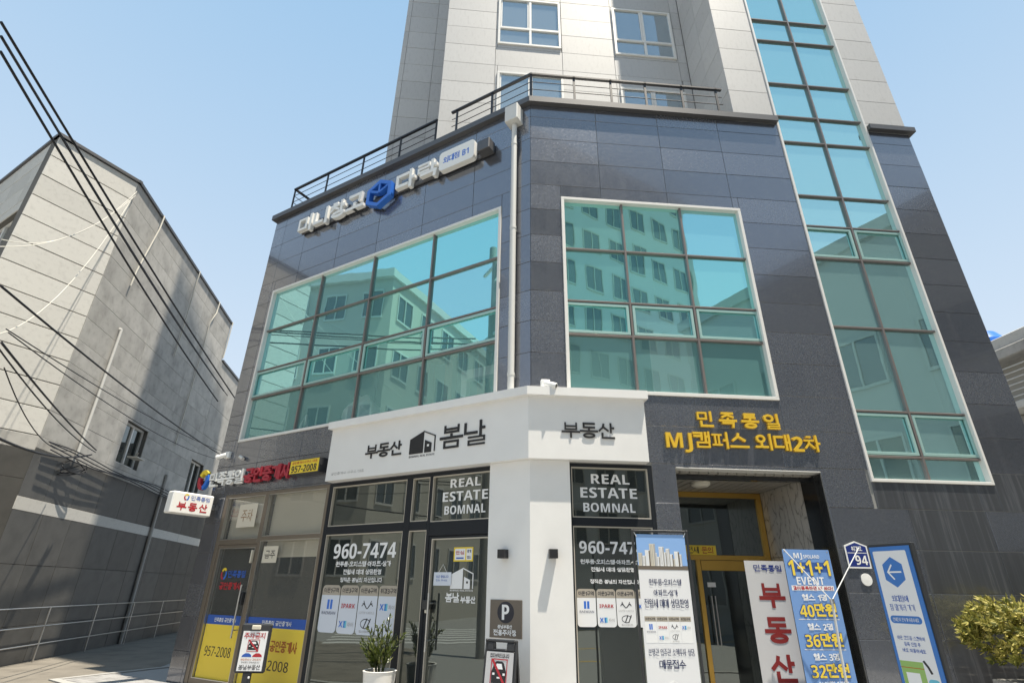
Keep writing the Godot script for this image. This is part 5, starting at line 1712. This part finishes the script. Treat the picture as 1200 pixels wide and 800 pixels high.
	# pipes on the side wall
	for q in [[1.42, 4.4, 7.8], [6.6, 0.0, 4.9]]:
		s = sf()
		tube(s, [FC * Vector3(q[0], q[1], 0.05), FC * Vector3(q[0], q[2], 0.05)], 0.035 if q[0] < 2 else 0.05, 10)
		tube(s, [FC * Vector3(q[0], q[2], -0.02), FC * Vector3(q[0], q[2], 0.06)], 0.04, 10)
		put(t, "pipe", s, M.pipe_grey if q[0] < 2 else M.cement_0)
	for q in [[1.49, 11.66, 1.15, 9.5, 9.0], [4.64, 11.66, 4.7, 9.1, 8.4], [6.9, 11.66, 6.6, 10.6, 5.9], [8.7, 11.66, 8.72, 10.6, 10.0]]:
		s = sf()
		tube(s, [FC * Vector3(q[0], q[1], -0.05), FC * Vector3(q[0], q[1] - 0.03, 0.08), FC * Vector3(q[0], q[1] - 0.5, 0.07), FC * Vector3(q[2], q[3], 0.06), FC * Vector3(q[2] - 0.02, q[4], 0.05)], 0.022, 8)
		put(t, "pipe", s, M.cable_white)
	s = sf()
	tube(s, [FC * Vector3(4.25, 4.95, 0.02), FC * Vector3(3.75, 5.02, 0.3), FC * Vector3(4.25, 5.06, 0.02)], 0.02, 6)
	box(s, Vector3(3.72, 4.88, 0.05), Vector3(4.2, 4.91, 0.32), FC)
	put(t, "bracket", s, M.cable_white)
	# bundle of wires along the wall
	s = sf()
	for k in 4:
		var pts := []
		for i in 12:
			var u := i / 11.0
			pts.append(FC * Vector3(0.2 + u * 10.5, 4.45 - 0.06 * k + 0.12 * sin(u * 14.0 + k) * 0.4 - 0.15 * u * (1 - u), 0.08 + 0.03 * k))
		tube(s, pts, 0.014, 5)
	put(t, "wire", s, M.cable)
	for k in 3:
		s = sf()
		var pts := []
		for i in 14:
			var u := i / 13.0
			pts.append(FC * Vector3(1.35 + 0.35 * sin(u * TAU + k), 4.28 - 0.3 * sin(u * PI) - 0.05 * k, 0.12 + 0.1 * sin(u * 5 + k)))
		tube(s, pts, 0.012, 5)
		put(t, "wire", s, M.cable)
	# railing along the foot of the wall
	t = thing("alley_railing", "low white pipe railing along the dark stone base in the alley", "railing")
	for y in [1.1, 0.72, 0.36]:
		s = sf()
		tube(s, [FC * Vector3(0.0, y, 0.16), FC * Vector3(11.5, y, 0.16)], 0.014, 8)
		put(t, "rail", s, M.steel)
	for k in 6:
		s = sf()
		tube(s, [FC * Vector3(0.1 + 2.15 * k, 0.0, 0.16), FC * Vector3(0.1 + 2.15 * k, 1.1, 0.16)], 0.018, 8)
		put(t, "post", s, M.steel)

# a plain house with rows of windows on the sides named in faces
func house(called: String, label: String, pts: Array, h: float, m: Material, faces: Array, win: Material, trim: Material) -> void:
	var t := thing(called, label, "building")
	var s := sf()
	plan(s, pts, 0.0, h)
	put(t, "wall", s, m)
	s = sf()
	var mid := Vector3.ZERO
	for p in pts:
		mid += p / pts.size()
	plan(s, pts.map(func(p): return mid + (p - mid) * 1.03), h, h + 0.5)
	put(t, "cornice", s, trim)
	for f in faces:   # [from, to, first row, row pitch, rows, columns, window width, window height]
		var a: Vector3 = pts[f[0]]
		var b: Vector3 = pts[f[1]]
		var d := (b - a).normalized()
		var n := d.cross(Vector3.UP)
		if n.dot(a - mid) < 0:
			n = -n
		var x := Vector3.UP.cross(n)
		var o := a if x.dot(d) > 0 else b
		var fr := Transform3D(Basis(x, Vector3.UP, n), o)
		var len := a.distance_to(b)
		for r in f[4]:
			for c in f[5]:
				var cx: float = len * (c + 0.5) / f[5]
				var cy: float = f[2] + r * f[3]
				s = sf()
				for q in [[-0.5, 0.0, 0.5, 0.06], [-0.5, 0.94, 0.5, 1.0], [-0.5, 0.06, -0.46, 0.94], [0.46, 0.06, 0.5, 0.94], [-0.02, 0.06, 0.02, 0.94]]:
					box(s, Vector3(q[0] * f[6], q[1] * f[7], -0.02), Vector3(q[2] * f[6], q[3] * f[7], 0.07))
				var key := "%s %s %s" % [called, f[6], f[7]]
				if not cache.has(key):
					var p := sf()
					quad(p, Vector3(-0.48 * f[6], 0.02, 0.02), Vector3(0.48 * f[6], 0.02, 0.02), Vector3(0.48 * f[6], f[7] - 0.02, 0.02), Vector3(-0.48 * f[6], f[7] - 0.02, 0.02))
					cache[key] = [s.commit(), p.commit()]
				var w := put(t, "window", cache[key][0], trim, Transform3D(fr.basis, fr * Vector3(cx, cy, 0)))
				put(w, "pane", cache[key][1], win)

func opposite() -> void:
	mk("far_wall", lin(0.55, 0.54, 0.51), 0.8)
	mk("far_wall_dark", lin(0.36, 0.36, 0.35), 0.8)
	mk("far_wall_warm", lin(0.48, 0.45, 0.39), 0.8)
	mk("far_pane", lin(0.05, 0.065, 0.07), 0.05, 0.0, 0.8)
	house("office_block", "tall office block with a grid of windows mirrored in the right teal window", [Vector3(3.6, 0, 11.6), Vector3(18, 0, 17.4), Vector3(12, 0, 32), Vector3(-2, 0, 26)], 30.0, M.far_wall, [[0, 1, 3.6, 3.1, 9, 7, 1.4, 1.9]], M.far_pane, M.far_wall_warm)
	house("side_block", "plain dark building mirrored in the lower right granite and stair window", [Vector3(10.6, 0, 6.2), Vector3(15.6, 0, -7.0), Vector3(26, 0, -3), Vector3(21, 0, 10)], 13.0, M.far_wall_dark, [[0, 1, 1.0, 3.4, 3, 5, 1.6, 1.8]], M.far_pane, M.far_wall_dark)
	house("cornice_block", "stone building with a heavy cornice mirrored in the left teal window", [Vector3(-19.5, 0, -4.8), Vector3(-30, 0, 9.0), Vector3(-40, 0, 2.0), Vector3(-25.5, 0, -11.8)], 17.6, M.far_wall_warm, [[0, 1, 2.0, 3.3, 5, 7, 1.5, 1.7], [0, 3, 2.0, 3.3, 5, 4, 1.3, 1.7]], M.far_pane, M.far_wall)
	house("added_rear_house", "unseen low grey house added at the alley end to darken it", [Vector3(-17, 0, -33), Vector3(-6.0, 0, -31), Vector3(-5.0, 0, -40), Vector3(-17, 0, -42)], 8.0, M.cement_2, [[0, 1, 1.2, 3.0, 2, 4, 1.3, 1.4]], M.far_pane, M.coping)  # added out of view, shuts off sky light so the alley gets darker
	# the house seen past the right edge
	var t := thing("balcony_house", "cream house with a railed balcony seen past the right edge of the granite", "building")
	var d := Vector3(-0.11, 0, -0.994)
	var o := Vector3(14.62, 0, -13.66)
	var f := Transform3D(Basis(-d, Vector3.UP, Vector3(-0.994, 0, 0.11)), o)
	var s := sf()
	box(s, Vector3(-9, 0, -8.0), Vector3(9, 8.05, -0.6), f)
	put(t, "wall", s, M.far_wall_warm)
	bar(t, "roof_slab", Vector3(-9, 7.95, -8.1), Vector3(9, 8.25, 0.1), M.cement_1, 0.02, f)
	bar(t, "parapet", Vector3(-9, 8.25, -8.1), Vector3(9, 8.62, 0.0), M.panel_1, 0.02, f)
	bar(t, "balcony_slab", Vector3(-9, 6.45, -0.7), Vector3(9, 6.66, 0.12), M.panel_1, 0.02, f)
	s = sf()
	box(s, Vector3(-9, 0, -0.58), Vector3(9, 6.4, -0.5), f)
	put(t, "lower_wall", s, M.interior_dark)
	for k in 6:
		s = sf()
		tube(s, [f * Vector3(-9, 6.8 + 0.17 * k, 0.06), f * Vector3(9, 6.8 + 0.17 * k, 0.06)], 0.018, 6)
		put(t, "rail", s, M.pipe_grey)
	t = thing("water_tank", "round blue water tank on the roof of the balcony house", "tank", Transform3D(f.basis, f * Vector3(-2.3, 8.25, -1.2)))
	s = sf()
	lathe(s, [Vector2(0.7, 0.0), Vector2(0.75, 0.5), Vector2(0.7, 0.9), Vector2(0.5, 1.2), Vector2(0.2, 1.33), Vector2(0.0, 1.35)], 24)
	put(t, "drum", s, M.blue_logo)

func cables() -> void:
	var lines := [
		[Vector3(-7.42, 8.91, -5.09), Vector3(-9.8, 7.5, -18.57), 0.022, 0.10],
		[Vector3(-7.38, 8.69, -5.15), Vector3(-10.35, 7.95, -18.27), 0.022, 0.12],
		[Vector3(-7.36, 8.66, -5.17), Vector3(-10.22, 7.80, -18.34), 0.014, 0.16],
		[Vector3(-7.34, 8.45, -5.21), Vector3(-10.44, 7.54, -18.22), 0.022, 0.14],
		[Vector3(-6.67, 5.1, -6.05), Vector3(-10.41, 5.85, -19.38), 0.016, 0.12],
		[Vector3(-6.79, 5.62, -5.92), Vector3(-10.27, 11.15, -11.55), 0.006, 0.45],
		[Vector3(-6.79, 5.72, -5.9), Vector3(-10.27, 11.3, -11.55), 0.006, 0.6],
		[Vector3(-6.52, 4.45, -6.15), Vector3(-10.27, 11.2, -11.52), 0.006, 0.9],
		[Vector3(-5.78, 4.06, -5.53), Vector3(-10.1, 4.55, -13.0), 0.014, 0.05],
		[Vector3(-5.8, 4.02, -5.5), Vector3(-10.1, 4.5, -13.0), 0.010, 0.12],
		[Vector3(-6.3, 3.22, -6.4), Vector3(-10.1, 4.42, -12.9), 0.018, 0.15],
		[Vector3(-6.0, 3.9, -5.9), Vector3(-10.2, 4.4, -12.4), 0.008, 0.3],
		[Vector3(-6.5, 4.55, -6.2), Vector3(-10.9, 6.3, -21.5), 0.008, 0.2],
		[Vector3(-6.45, 4.5, -6.2), Vector3(-10.75, 5.9, -20.5), 0.008, 0.3]]
	var what := ["thick black overhead cable crossing the pale stone building", "white service wire drooping in front of the pale stone panels", "thin black wire running low past the side window"]
	for q in lines:
		var s := sf()
		var pts := []
		for i in 17:
			var u := i / 16.0
			pts.append(q[0].lerp(q[1], u) - Vector3.UP * q[3] * 4 * u * (1 - u))
		tube(s, pts, q[2], 6)
		var k: int = 0 if q[0].y > 8 else (1 if q[1].y > 9 else 2)
		var name_of: String = ["overhead_cable", "service_wire", "low_wire"][k]
		var nth: int = taken.get(name_of, -1) + 1
		var said: String = what[k]
		if k == 0:
			said = ["uppermost", "second highest", "thin twisted middle", "lowest"][nth] + " of the black overhead cables crossing the pale stone building"
		elif k == 1:
			said = ["lower of two close", "upper of two close", "deepest hanging of the"][nth] + " white wires drooping before the pale stone panels"
		tag(put(self, name_of, s, M.cable_white if k == 1 else M.cable), said, "cable", ["cables over the alley", "white wires to the pale building", "wires low along the alley"][k])
	# the pole that carries them
	var t := thing("utility_pole", "concrete utility pole with a grey transformer mirrored in the left teal window", "pole", Transform3D(Basis.IDENTITY, Vector3(-7.2, 0, -4.6)))
	var s := sf()
	lathe(s, [Vector2(0.17, 0.0), Vector2(0.13, 12.5), Vector2(0.0, 12.52)], 16)
	put(t, "mast", s, M.kerb)
	for y in [9.0, 11.8]:
		bar(t, "crossarm", Vector3(-0.9, y, -0.05), Vector3(0.9, y + 0.09, 0.05), M.pipe_grey, 0.006)
	s = sf()
	lathe(s, [Vector2(0.0, 9.8), Vector2(0.3, 9.85), Vector2(0.32, 10.8), Vector2(0.25, 10.95), Vector2(0.0, 11.0)], 20, Transform3D(Basis.IDENTITY, Vector3(0.5, 0, 0.0)))
	put(t, "transformer", s, M.cement_1)

func street() -> void:
	var s := sf()
	box(s, Vector3(-120, -0.3, -120), Vector3(120, 0.0, 120))
	ground_piece("street", s, M.asphalt)
	s = sf()
	plan(s, [Vector3(-10.35, 0, -11.5), Vector3(-11.3, 0, -9.9), Vector3(-22, 0, -16), Vector3(-22, 0, -13), Vector3(-9.5, 0, -5.0), Vector3(-4, 0, -7.5), Vector3(-6.9, 0, -11.0), Vector3(-7.9, 0, -15.3), Vector3(-11, 0, -36), Vector3(-15.4, 0, -38)], -0.2, 0.006)
	ground_piece("alley", s, M.road_concrete)
	# paved strip along the shop
	s = sf()
	plan(s, [FL * Vector3(-9.3, 0, 0.95), corner(1.9), FR * Vector3(9, 0, 1.9), FR * Vector3(9, 0, -0.02), corner(-0.05), FL * Vector3(-7.52, 0, -0.05), FL * Vector3(-8.3, 0, -6), FL * Vector3(-9.6, 0, -6)], -0.2, 0.008)
	var pave := ground_piece("pavement", s, M.paver_1)
	for i in 46:
		for j in 9:
			var x := -9.2 + i * 0.2
			var z := 0.02 + j * 0.1
			if x > 0.0:
				continue
			put(pave, "paver", tile_mesh(0.192, 0.093, 0.05, 0.004), M["paver_%d" % (rng.randi() % 3)], Transform3D(FL.basis * Basis(Vector3.RIGHT, -PI / 2), FL * Vector3(x + (0.1 if j % 2 else 0.0), 0.016, z + 0.05))) if i < 30 else null
	s = sf()
	plan(s, [FL * Vector3(-9.6, 0, -6), FL * Vector3(-9.3, 0, 0.95), FL * Vector3(-9.18, 0, 0.95), FL * Vector3(-9.48, 0, -6)], -0.2, 0.03)
	ground_piece("kerb", s, M.kerb)
	s = sf()
	plan(s, [FL * Vector3(-9.3, 0, 0.95), corner(1.9), FR * Vector3(9, 0, 1.9), FR * Vector3(9, 0, 2.05), corner(2.05), FL * Vector3(-9.3, 0, 1.1)], -0.2, 0.03)
	ground_piece("kerb", s, M.kerb)
	# markings on the street behind the camera, which the shop glass mirrors
	for k in 7:
		s = sf()
		box(s, Vector3(-0.25, 0.001, -4.5), Vector3(0.25, 0.005, 2.5), Transform3D(Basis(Vector3.UP, 0.36), Vector3(-11.2 - k * 1.0, 0.006, -3.2 + k * 0.35)))
		ground_piece("crossing_stripe", s, M.road_paint)
	for z in [-1.2, 1.6, 9.0]:
		s = sf()
		box(s, Vector3(-6, 0.001, z), Vector3(16, 0.005, z + 0.14), Transform3D(Basis(Vector3.UP, -0.25), Vector3.ZERO))
		ground_piece("road_line", s, M.road_yellow)

func _ready() -> void:
	rng.seed = 7
	var cam := Camera3D.new()
	cam.name = "camera"
	cam.transform = Transform3D(Basis(Vector3(0.9999013, 0.01274625, 0.00590953), Vector3(-0.01404954, 0.90714678, 0.42057975), Vector3(0.0, -0.42062127, 0.90723633)), Vector3(0, 1.6, 0))
	cam.fov = 65.078
	cam.far = 500.0
	add_child(cam)
	cam.current = true
	var env := Environment.new()
	var sky := Sky.new()
	var sm := ProceduralSkyMaterial.new()
	sm.sky_top_color = lin(0.152, 0.272, 0.41)
	sm.sky_horizon_color = lin(0.43, 0.462, 0.50)
	sm.sky_curve = 0.5
	sm.sun_angle_max = 0.5
	sm.ground_bottom_color = Color(0.45, 0.45, 0.44)
	sm.ground_horizon_color = Color(0.7, 0.72, 0.74)
	sky.sky_material = sm
	env.sky = sky
	env.background_mode = Environment.BG_SKY
	env.tonemap_mode = Environment.TONE_MAPPER_LINEAR
	env.tonemap_exposure = 2.0
	env.sdfgi_enabled = true
	env.ssao_enabled = true
	env.ssil_enabled = true
	var we := WorldEnvironment.new()
	we.name = "environment"
	we.environment = env
	add_child(we)
	var sun := DirectionalLight3D.new()
	sun.name = "sun"
	var to := Vector3(0.243, 1.0, 0.1563).normalized()
	sun.transform = Transform3D(Basis.looking_at(-to, Vector3.FORWARD), Vector3(0, 40, 0))
	sun.light_energy = 1.4
	sun.light_color = Color(1.0, 0.96, 0.89)
	sun.light_angular_distance = 0.53
	sun.shadow_enabled = true
	add_child(sun)
	make_materials()
	street()
	corner_building()
	neighbour()
	opposite()
	signs()
	fittings()
	standing_banners()
	street_things()
	cables()
